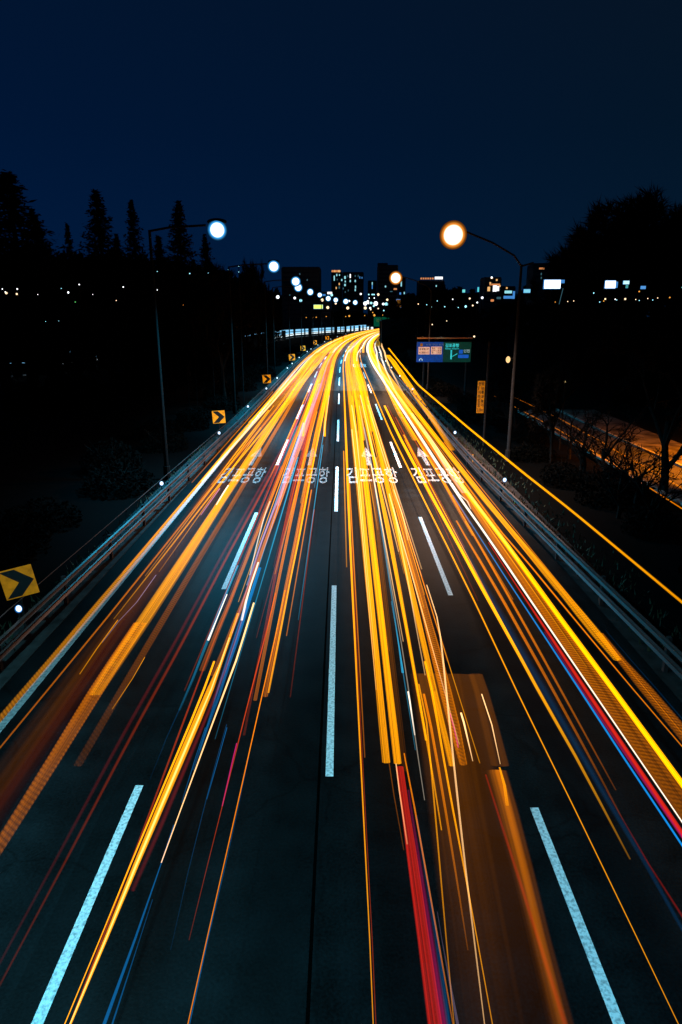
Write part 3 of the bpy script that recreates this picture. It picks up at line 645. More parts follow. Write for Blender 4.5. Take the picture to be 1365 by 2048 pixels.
# --- third lane
T('thin orange line left of the broad amber pair in the third lane', 'amber', [(747,2046,2.6),(742,1861,3),(729,1646,3.4),(715,1402,4),(709,1280,4.5),(703,1180,5),(697,1003,6),(695,900,6)], (.25,1), pat='solid', yfull=26)
T('faint double of the thin orange line in the third lane', 'rust', [(750,2046,2),(746,1861,2),(733,1646,2.4),(719,1402,3),(713,1290,4)], (.25,.6), pat='solid', Y1=22)
T('left band of the broad amber pair in the third lane', 'amber', [(773,1524,21),(764,1440,20),(754,1318,17),(737,1159,17),(722,1003,17),(712,900,17),(705,830,15),(699,764,15)], (.42,1), start=True, yfull=19, thick=.05)
T('right band of the broad amber pair in the third lane', 'amber', [(796,1526,20),(786,1440,20),(771,1318,17),(754,1159,17),(738,1003,15),(725,900,13),(716,830,8)], (.5,1), start=True, yfull=17, thick=.05)
T('dim brown trail along the right of the broad amber pair', 'brown', [(812,1540,16),(800,1440,15),(783,1318,14),(765,1159,12),(750,1003,9),(735,880,8)], (.12,1), start=True, yfull=28)
T('thin dark brown line under the end of the broad amber pair', 'brown', [(808,1700,3),(790,1600,3),(778,1530,3)], (.2,.6), start=True, Y1=11.4, pat='solid', yfull=11)
T('red trail below the broad amber pair at the bottom of the frame', 'red', [(870,2046,32),(846,1861,26),(829,1740,24),(812,1630,22),(800,1533,20)], (.34,.5), pat='strand', Y1=10.2, yfull=10)
T('magenta edge of the red trail at the bottom', 'magenta', [(886,2046,24),(861,1861,20),(842,1740,15),(826,1650,10)], (.2,.08), pat='soft', Y1=9.6, yfull=9.5)
T('blue fringe on the right of the red trail at the bottom', 'blue', [(898,2046,18),(871,1861,14),(850,1740,10)], (.16,.03), pat='soft', Y1=9, yfull=9)
T('yellow slash over the top of the red trail', 'cream', [(815,1688,4),(806,1640,6),(800,1588,3)], (.15,.6), start=True, Y1=10.3, pat='strand', yfull=10)
T('thin cyan line between the two amber groups of the third lane', 'cyan', [(832,1500,2),(822,1440,2.5),(805,1340,3.5),(785,1200,3),(770,1100,3),(754,1003,4),(744,930,3)], (.15,.35), start=True, Y1=48, pat='solid', yfull=22)
T('short cyan barb beside the thin cyan line', 'cyan', [(806,1345,6),(801,1310,4),(795,1270,2)], (.7,.4), start=True, Y1=17.4, pat='strand', yfull=17)
T('white pink thread left of the ghostly amber block', 'white', [(846,1600,2.5),(839,1554,3),(826,1436,4),(822,1380,4),(805,1270,3),(781,1165,4),(766,1060,3),(748,960,4)], (.15,.35), start=True, Y1=60, pat='soft', yfull=40)
T('left amber strand of the right hand group in the third lane', 'amber', [(850,1480,6),(838,1400,6),(812,1240,6),(790,1130,6),(763,1003,6),(746,905,7),(731,830,8),(719,764,10)], (.45,1), start=True, yfull=22)
T('middle amber strand of the right hand group in the third lane', 'amber', [(905,1530,16),(880,1430,15),(851,1300,15),(824,1180,14),(794,1060,13),(775,975,12),(755,880,11),(740,820,9),(728,764,10)], (.42,1), start=True, yfull=24)
T('right amber strand of the right hand group in the third lane', 'orange', [(925,1528,20),(905,1430,26),(880,1330,24),(850,1220,20),(820,1110,16),(795,1010,12),(772,915,10)], (.26,.95), start=True, pat='hatch', yfull=32)
T('amber needle through the ghostly block in the third lane', 'amber', [(880,1660,3),(868,1560,4),(850,1450,5),(830,1330,5),(802,1180,5),(776,1050,5)], (.35,1), start=True, Y1=60, yfull=24)
T('long white strand bending through the third lane', 'cream', [(973,2046,2.5),(947,1861,4),(921,1687,5),(903,1502,5),(894,1393,5),(886,1300,4.5),(879,1246,3)], (.22,.75), pat='strand', Y1=18.6, yfull=14)
T('cream strand in the heart of the right hand group', 'cream', [(850,1350,4),(830,1240,4),(818,1160,5),(803,1090,4),(790,1030,4)], (.3,.9), start=True, Y1=27, yfull=24, pat='soft')
T('second cream strand near the right edge of the third lane', 'cream', [(816,1080,3),(806,1030,4),(790,988,3)], (.5,.9), start=True, Y1=30, yfull=26, pat='soft')
T('ghostly dim amber block hanging low over the third lane', 'brown', [(1010,2046,210),(975,1861,190),(935,1640,165),(905,1460,150),(896,1366,146)], (.0,.3), pat='solid', Y1=13.4, yfull=13)
T('amber right flank of the ghostly block', 'orange', [(1120,2046,60),(1075,1861,50),(1040,1700,48),(1012,1600,46),(990,1540,44)], (.03,.26), pat='soft', Y1=10.1, yfull=10)
T('dark brown flank above the amber flank of the ghostly block', 'brown', [(1000,1530,40),(978,1440,36),(960,1372,32)], (.2,.22), start=True, pat='solid', Y1=13.4, yfull=13)
T('red edge left of the amber flank at the bottom', 'red', [(1128,2046,20),(1085,1900,16),(1040,1760,12),(1000,1640,8),(973,1554,6)], (.14,.2), pat='soft', Y1=10, yfull=10)
T('yellow needle inside the amber flank', 'amber', [(1015,1610,9),(1008,1560,7),(1000,1536,4)], (.1,.6), start=True, Y1=10.2, pat='strand', yfull=10.1)
T('first fine amber scratch below the third lane', 'amber', [(906,2030,3),(890,1850,3.4),(875,1656,4),(860,1500,4),(852,1440,4)], (.1,.5), Y1=13, pat='strand', yfull=12)
T('second fine amber scratch below the third lane', 'amber', [(985,2046,2.5),(956,1880,3),(930,1740,4),(905,1620,5),(890,1540,5),(876,1440,6),(862,1370,6)], (.2,.75), Y1=14, pat='strand', yfull=12)
T('third fine amber scratch below the third lane', 'orange', [(905,2046,3),(880,1900,4),(858,1770,4),(838,1650,4),(820,1560,4),(808,1516,3)], (.12,.7), Y1=10.6, pat='strand', yfull=10)
T('fourth fine amber scratch below the third lane', 'orange', [(935,1900,3),(915,1760,5),(900,1660,6),(880,1560,7),(868,1480,7)], (.08,.7), start=True, Y1=12.6, pat='strand', yfull=12)
T('lilac thread among the fine amber scratches', 'lilac', [(915,2046,8),(905,1995,5),(898,1965,2)], (.2,.05), Y1=7.2, pat='strand', yfull=7)
T('white drop shaped glint left of the amber flank', 'cream', [(946,1522,2),(940,1495,3.5),(937,1474,5)], (.35,.95), start=True, Y1=11.9, pat='solid', yfull=11.8)
T('thin white glint on the dark brown flank', 'cream', [(1001,1528,2),(990,1478,2.6),(981,1434,3)], (.3,.85), start=True, Y1=12.6, pat='solid', yfull=12)
T('white glint at the left edge of the ghostly block', 'white', [(830,1470,3),(827,1440,4),(825,1430,4)], (.3,.9), start=True, Y1=12.7, pat='solid', yfull=12.5)
T('magenta spark in the right hand group of the third lane', 'magenta', [(917,1495,3),(915,1480,3)], (.6,.8), start=True, Y1=11.9, pat='solid', yfull=11.8)
T('amber line ending above the arrow of the third lane', 'amber', [(727,880,8),(722,830,9),(712,764,12),(707,730,9)], (.8,1), start=True, wfar=.7)
T('amber band on the right of the third lane in the distance', 'amber', [(745,862,8),(733,808,13),(722,764,14),(713,728,10)], (.7,1), start=True, wfar=.8)
T('white curve in the third lane where the road bends', 'white', [(690,722,4),(696,704,5),(712,690,5)], (.7,.9), start=True, Y1=330, pat='soft', wfar=.7)
T('second white curve in the third lane where the road bends', 'white', [(714,722,5),(716,706,5),(726,693,5)], (.7,.9), start=True, Y1=330, pat='soft', wfar=.7)
# --- right lane
T('thin orange line on the left of the right lane', 'amber', [(1352,2046,2.6),(1255,1836,3),(1157,1631,3.2),(1040,1400,3.6),(959,1212,4),(900,1095,4),(850,1003,4),(800,905,4),(780,862,4)], (.25,.75), pat='solid', yfull=28)
T('strong yellow line in the left half of the right lane', 'yellow', [(1255,1718,5),(1168,1533,8),(1139,1482,9),(1085,1398,9),(1038,1308,9),(959,1170,9),(920,1095,8),(868,1003,8),(820,912,8),(802,876,7)], (.04,1), start=True, Y1=60, pat='solid', yfull=20)
T('dim blue wash right of the strong yellow line', 'blue', [(1365,1861,14),(1316,1759,16),(1229,1622,22),(1111,1425,26),(1010,1250,24),(960,1150,20)], (.04,.07), pat='soft', Y1=24)
T('dark red thread beside the blue wash at the right edge', 'red', [(1365,1832,9),(1325,1770,8),(1280,1700,5)], (.2,.05), pat='soft', Y1=9.6, yfull=9.5)
T('left orange strand of the starting pair in the right lane', 'orange', [(1240,1640,4),(1171,1496,7),(1095,1350,8),(1012,1202,8),(960,1120,7),(927,1074,5)], (.02,.95), start=True, Y1=25.1, yfull=21)
T('right orange strand of the starting pair in the right lane', 'orange', [(1229,1580,4),(1150,1430,6),(1075,1289,7),(1010,1175,7),(948,1076,4)], (.05,.9), start=True, Y1=25, yfull=21)
T('rust strand along the left of the white line in the right lane', 'orange', [(948,1070,8),(905,1000,9),(870,930,9),(830,855,9),(800,800,10)], (.5,.9), start=True, yfull=40)
T('blue line at the left of the combed band in the right lane', 'blue', [(1365,1686,6),(1235,1499,6),(1173,1400,6),(1091,1276,5),(1012,1159,4),(932,1028,3)], (1,.5), pat='solid', Y1=29, yfull=27)
T('red band beside the blue line in the right lane', 'red', [(1365,1664,14),(1238,1480,14),(1180,1394,13),(1100,1270,9),(1030,1165,4)], (.75,.5), pat='soft', Y1=22.5, yfull=22)
T('magenta seam between the blue line and the red band', 'magenta', [(1365,1674,8),(1240,1492,8),(1180,1404,7)], (.7,.2), pat='soft', Y1=15.5, yfull=15)
T('thin white line through the combed band in the right lane', 'white', [(1365,1641,3.6),(1267,1499,3.8),(1198,1400,4),(1130,1302,4.5),(1065,1207,5),(1012,1125,6),(960,1052,6),(921,1003,7),(880,938,8),(842,870,8)], (.85,.9), pat='solid', wfar=.4)
T('combed brown band between the white and yellow lines of the right lane', 'orange', [(1365,1606,54),(1290,1499,50),(1215,1400,46),(1130,1280,40),(1060,1170,32),(985,1060,24),(935,998,18)], (.02,.8), pat='hatch', yfull=30, Y1=60)
T('brightest yellow line in the right lane', 'yellow', [(1365,1566,17),(1314,1496,16),(1244,1400,15),(1180,1316,15),(1118,1234,14),(1060,1150,13),(1012,1085,13),(943,1003,13),(895,935,13),(850,866,12),(812,808,12)], (1.0,1.0), pat='solid', wfar=.6)
T('cream heart of the brightest yellow line', 'cream', [(1040,1122,4),(1012,1083,6),(943,1000,8),(895,932,8),(850,863,7)], (.3,1), start=True, pat='soft', yfull=30, wfar=.4)
T('combed amber band nearest the right shoulder', 'amber', [(1240,1319,20),(1190,1258,24),(1144,1204,22),(1065,1112,18),(1010,1052,15),(962,1000,15),(915,935,15),(870,872,14),(828,812,13)], (.42,1), start=True, pat='hatch', yfull=27, wfar=.8)
T('dim combed tail below the amber band by the right shoulder', 'orange', [(1400,1510,34),(1365,1462,32),(1300,1385,30),(1240,1319,22)], (.04,.3), pat='hatch', Y1=15.4, yfull=15)
T('faint violet edge on the tail by the right shoulder', 'blue', [(1365,1438,5),(1300,1362,4),(1255,1312,3)], (.07,.04), pat='soft', Y1=15.6, yfull=15)
T('thin orange line under the combed band by the right shoulder', 'orange', [(1365,1490,3.5),(1270,1385,4),(1190,1290,4.5),(1118,1200,5),(1060,1126,5),(1000,1062,5)], (.25,.9), pat='solid', Y1=34, yfull=25)
T('high yellow line of tall vehicle lights hanging beyond the right guard rail', 'amber', [(1365,1205,9.5),(1260,1115,8.5),(1150,1022,8),(1040,944,7.5),(930,855,6),(840,770,5.5),(775,692,4)], (.12,.95), z=3.5, pat='solid', yfull=26, Y1=110)
T('left white glare strand in the right lane before the bend', 'white', [(800,826,4),(779,788,5),(765,752,6),(757,726,6),(754,704,6)], (.05,.8), start=True, pat='soft', Y1=200, yfull=110)
T('middle white glare strand in the right lane before the bend', 'white', [(818,832,3),(795,792,5),(779,756,6),(767,726,6),(762,704,6)], (.05,.7), start=True, pat='soft', Y1=200, yfull=110)
T('right cream glare strand in the right lane before the bend', 'cream', [(838,838,3),(810,794,5),(790,756,6),(776,726,6),(770,704,6)], (.05,.7), start=True, pat='soft', Y1=200, yfull=110)
T('amber sheet on the left of the right lane in the distance', 'amber', [(830,880,12),(800,826,13),(775,770,14),(757,736,13),(746,706,10)], (.4,1), start=True, yfull=60, wfar=.9)
T('amber sheet on the right of the right lane in the distance', 'amber', [(905,900,14),(868,842,16),(832,790,16),(800,742,16),(786,722,14)], (.4,1), start=True, yfull=60, Y1=140)
T('short white hook at the end of the cream trail in the right lane', 'white', [(942,1018,2),(934,1000,3),(918,988,4)], (.3,.9), start=True, Y1=31.2, pat='solid', yfull=31)
T('pale blocky glare over the right lane lettering', 'white', [(930,985,14),(905,950,18),(880,908,14),(862,880,10)], (.25,.55), start=True, pat='strand', Y1=55, yfull=40)
rf = random.Random(31)
for nm, u0, u1, n, cols, Ya, Yb in [('leftmost', -7.0, -4.6, 12, ['amber', 'orange', 'rust', 'amber'], 14, 60), ('second', -3.3, -0.75, 22, ['orange', 'amber', 'rust', 'cyan', 'amber', 'pink'], 9, 55),
                                  ('third', 0.35, 2.75, 26, ['amber', 'orange', 'orange', 'amber', 'cream', 'rust'], 7, 50), ('right', 4.0, 6.7, 20, ['amber', 'orange', 'orange', 'rust'], 9, 50)]:
    for k in range(n):
        ck = rf.choice(cols); u = rf.uniform(u0, u1); y0 = rf.uniform(Ya, Ya+26); pa = []
        for Y in (y0, y0+18, y0+40):
            dz = depth((0, Y, 0.8)); yc = Y*math.sin(PITCH)+(0.8-HC)*math.cos(PITCH); pa.append((CX+FPX*(XC(Y)+u+rf.gauss(0, .03))/dz, CY-FPX*yc/dz, rf.uniform(1.6, 3.4)))
        o = T('fine %s thread among the broader trails of the %s lane' % (ck, nm), ck, pa, (rf.uniform(.06, .22), rf.uniform(.4, .9)), start=True, pat='solid', Y1=y0+rf.uniform(12, Yb), yfull=min(45, y0+14))
        o['group'] = 'fine %s threads of the %s lane' % (ck, nm)
for k, (u, wd, ck) in enumerate([(-6.4, .7, 'amber'), (-5.6, .5, 'cream'), (-4.6, .6, 'amber'), (-2.9, .6, 'amber'), (-2.2, .5, 'white'), (-1.1, .6, 'amber'), (0.7, .7, 'amber'), (1.5, .6, 'pink'), (2.5, .8, 'amber'), (4.3, .7, 'amber'), (5.2, .5, 'white'), (6.2, .8, 'amber')]):
    pa = []
    for Y in (150, 240):
        v = Vector((XC(Y)+u, Y, 0.8-HC)); dz = depth((0, Y, 0.8)); yc = Y*math.sin(PITCH)+(0.8-HC)*math.cos(PITCH)
        pa.append((CX+FPX*v.x/dz, CY-FPX*yc/dz, wd*FPX/dz))
    ln = ['leftmost', 'second', 'third', 'right'][k//3]; wh = ['left', 'middle', 'right'][k % 3]
    T('far '+{'amber': 'amber', 'cream': 'cream', 'white': 'white', 'pink': 'pink'}[ck]+' trail on the '+wh+' of the '+ln+' lane around the bend', ck, pa, (.6, 1), start=True, yfull=200, Y1=470, pat='solid')

# ------------------------------------------------------------------ direction sign on the right
Yg = 74.0
def flat_text(parent, body, x0, z0, h, mat, y=-0.02, wmax=None, bold=0.02, name='lettering'):
    tv, tf = text_verts(body, 1.0, bold)
    if not tv: return
    hh = max(v.y for v in tv); ww = max(v.x for v in tv); s_ = h/hh; sx = s_ if wmax is None else wmax/ww
    mb = MB(); mb.add([(x0+v.x*sx, y, z0+v.y*s_) for v in tv], tf)
    return mb.build(name, mat, parent)
a = atY(833, 724, Yg); b_ = atY(943, 684, Yg); W, Hh = b_.x-a.x, b_.z-a.z
t = thing('direction_sign', 'wide blue and green overhead direction sign on a grey post at the right verge', 'road sign', (a.x, Yg, 0), R(-2))
z0 = a.z; mid = W*0.488
M_LETW = glow('retro_letter_cyan', (0.10, 0.75, 0.80), 0.55); M_BLUE2 = retro_glow_sheet('sign_blue', (0.002, 0.06, 0.34), 0.45)  # sign faces and letters glow to imitate headlight return
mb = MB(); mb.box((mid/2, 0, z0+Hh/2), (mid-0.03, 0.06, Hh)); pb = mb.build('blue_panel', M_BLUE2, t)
mb = MB(); mb.box((mid+(W-mid)/2, 0, z0+Hh/2), (W-mid-0.03, 0.06, Hh)); pg = mb.build('green_panel', retro_glow_sheet('sign_green', (0.0005, 0.045, 0.03), 0.5), t)
M_RETRO_W = retro_glow_sheet('retro_white', (0.6, 0.9, 0.95), 0.35); M_RETRO_P = retro_glow_sheet('message_board', (0.85, 0.42, 0.28), 0.75); M_DKRED = pbr('dark_red_letter', (0.12, 0.01, 0.01), 0.6)
M_PALEBLUE = pbr('pale_blue_letter', (0.3, 0.5, 0.8), 0.5); M_CYAN = retro_glow_sheet('cyan_letter', (0.05, 0.8, 0.9), 0.6); M_PATCH = retro_glow_sheet('blue_patch', (0.01, 0.14, 0.75), 0.5)
flat_text(pb, '서행 구간 정체', 0.95, z0+Hh*0.82, Hh*0.10, M_PALEBLUE, -0.036, 1.9)
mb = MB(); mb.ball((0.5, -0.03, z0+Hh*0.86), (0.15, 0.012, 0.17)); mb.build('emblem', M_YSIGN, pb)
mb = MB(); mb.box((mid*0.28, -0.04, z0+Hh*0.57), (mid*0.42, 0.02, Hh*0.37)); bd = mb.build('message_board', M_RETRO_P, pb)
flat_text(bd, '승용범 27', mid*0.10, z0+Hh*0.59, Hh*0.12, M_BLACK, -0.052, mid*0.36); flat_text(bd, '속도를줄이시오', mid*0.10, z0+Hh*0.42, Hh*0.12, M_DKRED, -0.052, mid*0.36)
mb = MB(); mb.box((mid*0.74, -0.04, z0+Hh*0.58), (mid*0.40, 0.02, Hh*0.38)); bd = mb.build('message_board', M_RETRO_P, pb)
for r_, s_ in enumerate(('통과', '안내', '문')): flat_text(bd, s_, mid*0.57, z0+Hh*(0.65-0.11*r_), Hh*0.09, M_BLACK, -0.052)
for r_, s_ in enumerate(('구분', '운임', '요금')): flat_text(bd, s_, mid*0.79, z0+Hh*(0.65-0.11*r_), Hh*0.09, M_DKRED, -0.052, mid*.13)
mb = MB(); mb.prism([(0.28, z0+0.12), (0.36, z0+0.12), (0.36, z0+0.24), (0.47, z0+0.32), (0.58, z0+0.24), (0.58, z0+0.12), (0.66, z0+0.12), (0.66, z0+0.28), (0.47, z0+0.42), (0.28, z0+0.28)], Matrix.Translation((0, -0.036, 0)), 0.004); mb.build('symbol', M_RETRO_W, pb)
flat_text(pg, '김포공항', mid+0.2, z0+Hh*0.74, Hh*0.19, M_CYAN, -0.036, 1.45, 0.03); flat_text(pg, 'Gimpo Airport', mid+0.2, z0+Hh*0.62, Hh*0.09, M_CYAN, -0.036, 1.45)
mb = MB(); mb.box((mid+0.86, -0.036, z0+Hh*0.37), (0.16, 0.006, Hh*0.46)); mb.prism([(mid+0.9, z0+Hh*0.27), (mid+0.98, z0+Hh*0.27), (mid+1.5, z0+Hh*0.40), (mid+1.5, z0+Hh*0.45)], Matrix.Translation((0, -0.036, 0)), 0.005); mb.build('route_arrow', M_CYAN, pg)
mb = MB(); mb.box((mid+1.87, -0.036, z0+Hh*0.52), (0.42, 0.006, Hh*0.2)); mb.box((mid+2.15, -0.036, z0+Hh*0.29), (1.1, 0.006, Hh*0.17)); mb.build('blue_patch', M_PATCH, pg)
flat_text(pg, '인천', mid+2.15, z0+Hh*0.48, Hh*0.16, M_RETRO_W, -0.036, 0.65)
mb = MB(); Z = z0+Hh
for dx in (0.02, W-0.02): mb.tube([(dx, 0.12, z0-0.02), (dx, 0.12, Z+0.45)], 0.035, 8)
mb.build('frame', M_POLE, t)
mb = MB(); mb.tube([(0, -0.25, Z+0.42), (W+0.05, -0.25, Z+0.42)], 0.09, 10); mb.build('light_bar', pbr('orange_bar', (0.55, 0.28, 0.12), 0.5), t)  # bar has one flat orange base colour
mb = MB(); mb.tube([(0.85, 0.2, -0.3), (0.85, 0.2, Z)], 0.13, 12); mb.tube([(W*0.93, 0.2, -0.3), (W*0.93, 0.2, Z)], 0.13, 12); mb.build('post', M_POLE, t)
for dx, cl, pw in ((0.5, (1.0, 0.5, 0.2), 6), (W*0.42, (0.6, 0.85, 1.0), 5)):  # lamp heads added to brighten the sign faces
    mb = MB(); mb.tube([(dx, -0.25, Z+0.42), (dx, -0.9, Z+0.62)], 0.025, 6); mb.ball((dx, -1.0, Z+0.62), (0.14, 0.14, 0.06)); sl = mb.build('added_sign_lamp', M_DARKPOLE, t)
    l = point((dx, -1.0, Z+0.5), cl, pw, 0.1); l.parent = t

# yellow clearance sign and its pole
Ys = 47.0; a = atY(953, 826, Ys); b_ = atY(971, 762, Ys); W, Hh = b_.x-a.x, b_.z-a.z
t = thing('clearance_sign', 'tall narrow yellow clearance sign with black lettering beside a grey pole', 'road sign', (a.x, Ys, 0), R(4))
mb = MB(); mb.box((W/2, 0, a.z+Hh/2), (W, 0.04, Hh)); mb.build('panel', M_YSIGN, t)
for c_, s_ in ((0.08, '전1지하도로'), (0.54, '방km통과높이')):
    rows = list(s_) if s_[0] == '전' else ['방', 'km', '통', '과', '높', '이']
    for r_, ch in enumerate(rows):
        flat_text(t, ch, W*c_, a.z+Hh*(0.865-0.133*r_), Hh*0.105, M_BLACK, -0.024, W*(0.38 if ch != '1' else 0.12), 0.03)
flat_text(t, '3.0m', W*0.08, a.z+Hh*0.045, Hh*0.10, M_BLACK, -0.024, W*0.84, 0.02)
mb = MB(); mb.tube([(W+0.18, 0.15, -0.3), (W+0.18, 0.15, a.z+Hh+2.6)], 0.08, 10); mb.build('post', M_POLE, t)
mb = MB(); mb.tube([(W*0.5, 0.04, a.z+Hh*0.75), (W+0.18, 0.15, a.z+Hh*0.75)], 0.03, 6); mb.tube([(W*0.5, 0.04, a.z+Hh*0.25), (W+0.18, 0.15, a.z+Hh*0.25)], 0.03, 6); mb.build('bracket', M_POLE, t)

# far green gantry sign over the bend and its pole
Yf = 400.0; a = atY(748, 653, Yf); b_ = atY(780, 634, Yf)
t = thing('direction_sign', 'small far green direction sign over the bend', 'road sign', (a.x, Yf, 0))
mb = MB(); mb.box(((b_.x-a.x)/2, 0, (a.z+b_.z)/2), (b_.x-a.x, 0.2, b_.z-a.z)); gp = mb.build('panel', glow('glowing_green_panel', (0.0, 0.06, 0.03), 1.0), t)  # far panel emits its own green
flat_text(gp, '김포', 1.2, b_.z-2.8, 2.0, pbr('green_letters', (0.05, .5, .35), .5), -0.12, 3.6)
mb = MB(); mb.tube([(4.2, -0.3, -0.3), (4.2, -0.3, b_.z)], 0.25, 8); mb.build('post', M_POLE, t)
# warning triangle by the noise barrier
q = at(798, 697, 0.4)
t = thing('warning_sign', 'small yellow triangular warning board at the end of the dark barrier', 'warning sign', (XC(184)+8.0, 184, 0))
Mw = Matrix.Identity(4)
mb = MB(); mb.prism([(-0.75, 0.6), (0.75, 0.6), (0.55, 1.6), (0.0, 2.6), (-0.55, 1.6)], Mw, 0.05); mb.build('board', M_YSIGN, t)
mb = MB(); mb.prism([(-0.09, 1.2), (0.09, 1.2), (0.12, 2.0), (-0.12, 2.0)], Matrix.Translation((0, -0.01, 0)), 0.005); mb.build('symbol', M_BLACK, t)
mb = MB(); mb.box((0, 0.1, 0.3), (1.5, 0.4, 0.6)); mb.build('base', M_POLE, t)

# dark noise barrier following the right shoulder beyond the verge
M_BARR = pbr('noise_barrier_panel', (0.014, 0.014, 0.013), 0.9, noise=0.3, scale=0.5)
t = thing('noise_barrier', 'tall dark noise barrier that hides the road after the bend on the right', 'noise barrier', (XC(186)+8.6, 186, 0))
mb = MB(); ys = [186+10*i for i in range(30)]
for y in ys:
    x = XC(y)+8.6; zt = 7.0 if y > 186 else 7.0
    for dx in (0, 0.35):
        for z in (-0.3, zt): mb.v.append((x+dx-t.location.x, y-186, z))
for i in range(len(ys)-1):
    a0 = 4*i; b0 = a0+4
    mb.face([a0, a0+1, b0+1, b0]); mb.face([a0+2, b0+2, b0+3, a0+3]); mb.face([a0+1, a0+3, b0+3, b0+1])
mb.face([0, 2, 3, 1]); mb.build('panel', M_BARR, t)
for y in range(186, 300, 8):
    x = XC(y)+8.5-t.location.x; mb = MB(); mb.box((x, y-186, 3.3), (0.22, 0.22, 7.4)); mb.build('post', M_DARKPOLE, t)

# ------------------------------------------------------------------ buildings of the skyline
WC = {'c': glow('cool_window', (0.35, 0.85, 0.95), 0.9), 'w': glow('warm_window', (1.0, 0.55, 0.2), 0.9), 'o': glow('orange_window', (1.0, 0.36, 0.12), 0.7),
      'b': glow('blue_window', (0.08, 0.35, 0.9), 0.7), 'W': glow('white_window', (0.95, 0.95, 1.0), 1.6), 'd': glow('dim_window', (0.10, 0.28, 0.36), 0.35)}
def building(label, x0, x1, ytop, Y, wins, mat=M_FACADE, dep=14.0, name='building', roof=None):
    a = atY(x0, ytop, Y); b = atY(x1, ytop, Y); W = b.x-a.x; H = a.z
    t = thing(name, label, 'building', (a.x, Y, -0.25))
    mb = MB(); mb.box((W/2, dep/2, H/2), (W, dep, H)); wl = mb.build('wall', mat, t)
    mb = MB(); mb.box((W/2, dep/2, H+0.4), (W*0.96, dep*0.9, 0.8))
    if roof: mb.box((W*roof[0], dep/2, H+0.8+roof[2]/2), (W*roof[1], dep*0.4, roof[2]))
    mb.build('roof', M_FACADE, t)
    for px, py, wp, hp, c in wins:
        q = atY(px, py, Y); sw, sh = wp/FPX*Y, hp/FPX*Y
        mb = MB(); mb.box((q.x-a.x, -0.06, q.z+0.25), (sw, 0.08, sh)); mb.build('window', WC[c], t)
    # unlit window bands
    mb = MB(); nf = max(2, int(H/3.2))
    for k in range(1, nf):
        mb.box((W/2, -0.02, k*H/nf), (W*0.9, 0.03, H/nf*0.4))
    mb.build('window_band', M_DARKWIN, t)
    return t
M_DARKWIN = pbr('dark_glass', (0.015, 0.02, 0.025), 0.25)
rw = random.Random(5)
apw = [(669, 554, 2, 5, 'c'), (669, 559, 2, 4, 'c'), (674, 550, 2, 4, 'c'), (679.5, 550, 1.6, 3, 'c'), (684, 560, 2.4, 3.4, 'c'), (690.5, 555, 3, 5, 'c'), (691, 563, 2, 3, 'c'), (690.5, 570, 3, 4, 'c'),
       (701, 552, 2, 7, 'W'), (701, 562, 2.2, 4, 'c'), (696, 552, 1.5, 4, 'd'), (711, 562, 2.2, 4, 'c'), (711.5, 574, 2, 5, 'c'), (711, 580, 2, 4, 'c'), (711, 552, 2, 3, 'd'), (720, 555, 1.6, 4, 'b'),
       (724.5, 555.5, 1.5, 3, 'b'), (717, 552, 1.4, 4, 'd'), (679, 568, 2, 4, 'w'), (673, 576, 2, 4, 'w'), (679, 575, 2.4, 4, 'd'), (687, 577, 2, 3, 'd'), (691, 584, 1.6, 3, 'd'), (697, 581, 1.4, 3, 'd'), (675, 559, 1.4, 3, 'd')]
building('far apartment block with scattered pale lit windows in the middle of the skyline', 686, 728, 545, 780, [q for q in apw if q[0] > 686])
building('slimmer far apartment block with a lit orange roof edge and few lit windows', 663, 685.5, 545, 770, [q for q in apw if q[0] <= 686]+[(672.5, 542.3, 17, 3.4, 'o'), (670, 542.3, 2, 3.6, 'w'), (678.5, 542.3, 4, 3.6, 'w')])
building('tall brown tower behind the far orange lamp', 757, 797, 531, 640, [(771.5, 573, 2.4, 3, 'c'), (791, 578, 6, 3, 'o'), (783, 583, 5, 1.6, 'd')], M_FACADE2, 20, 'tower', (0.25, 0.5, 2))
building('narrow dark tower with one strip of lit stairs left of the brown tower', 737, 754, 562, 800, [(745, 567, 1.6, 5, 'c'), (745, 574, 1.6, 7, 'b')], name='tower')
building('slender blue lit office tower right of the far orange lamp', 799, 812, 556, 720, [(803, 564, 2.2, 6, 'c'), (803, 570, 2.2, 5, 'c'), (796+5, 587, 3, 4, 'b'), (809, 586, 2, 4, 'c')], name='tower')
building('wide dark office block behind the left lamp row', 563, 641, 535, 520, [(580, 590, 2, 2, 'd'), (615, 560, 2, 3, 'd'), (600, 548, 2, 3, 'd')], dep=25)
building('dark block with a row of orange lights and a white sign on its roof', 838, 890, 562, 560, [(843+4.6*k, 557, 3, 3, 'o') for k in range(6)]+[(878, 556, 15, 4.5, 'W'), (873, 572, 2, 3, 'c')])
building('shopping block with bright white and orange storeys on the right', 970, 1004, 556, 430, [(984, 556, 4, 3, 'w'), (994, 560, 3, 3, 'w'), (978, 578, 5, 8, 'w'), (990, 577, 7, 11, 'W'), (996, 577, 5, 9, 'W'), (990, 569, 20, 3, 'o'), (981, 566, 3, 3, 'w'), (1000, 572, 3, 3, 'w'), (985, 601, 6, 4, 'o'), (998, 596, 8, 4, 'd')], M_FACADE2)
building('low block with two blue lit shop fronts beside the tall right lamp post', 1006, 1032, 574, 440, [(1017, 584, 14, 5, 'c'), (1017, 594.5, 18, 5, 'b'), (1028, 590, 4, 14, 'b'), (1014, 576, 3, 3, 'w')])
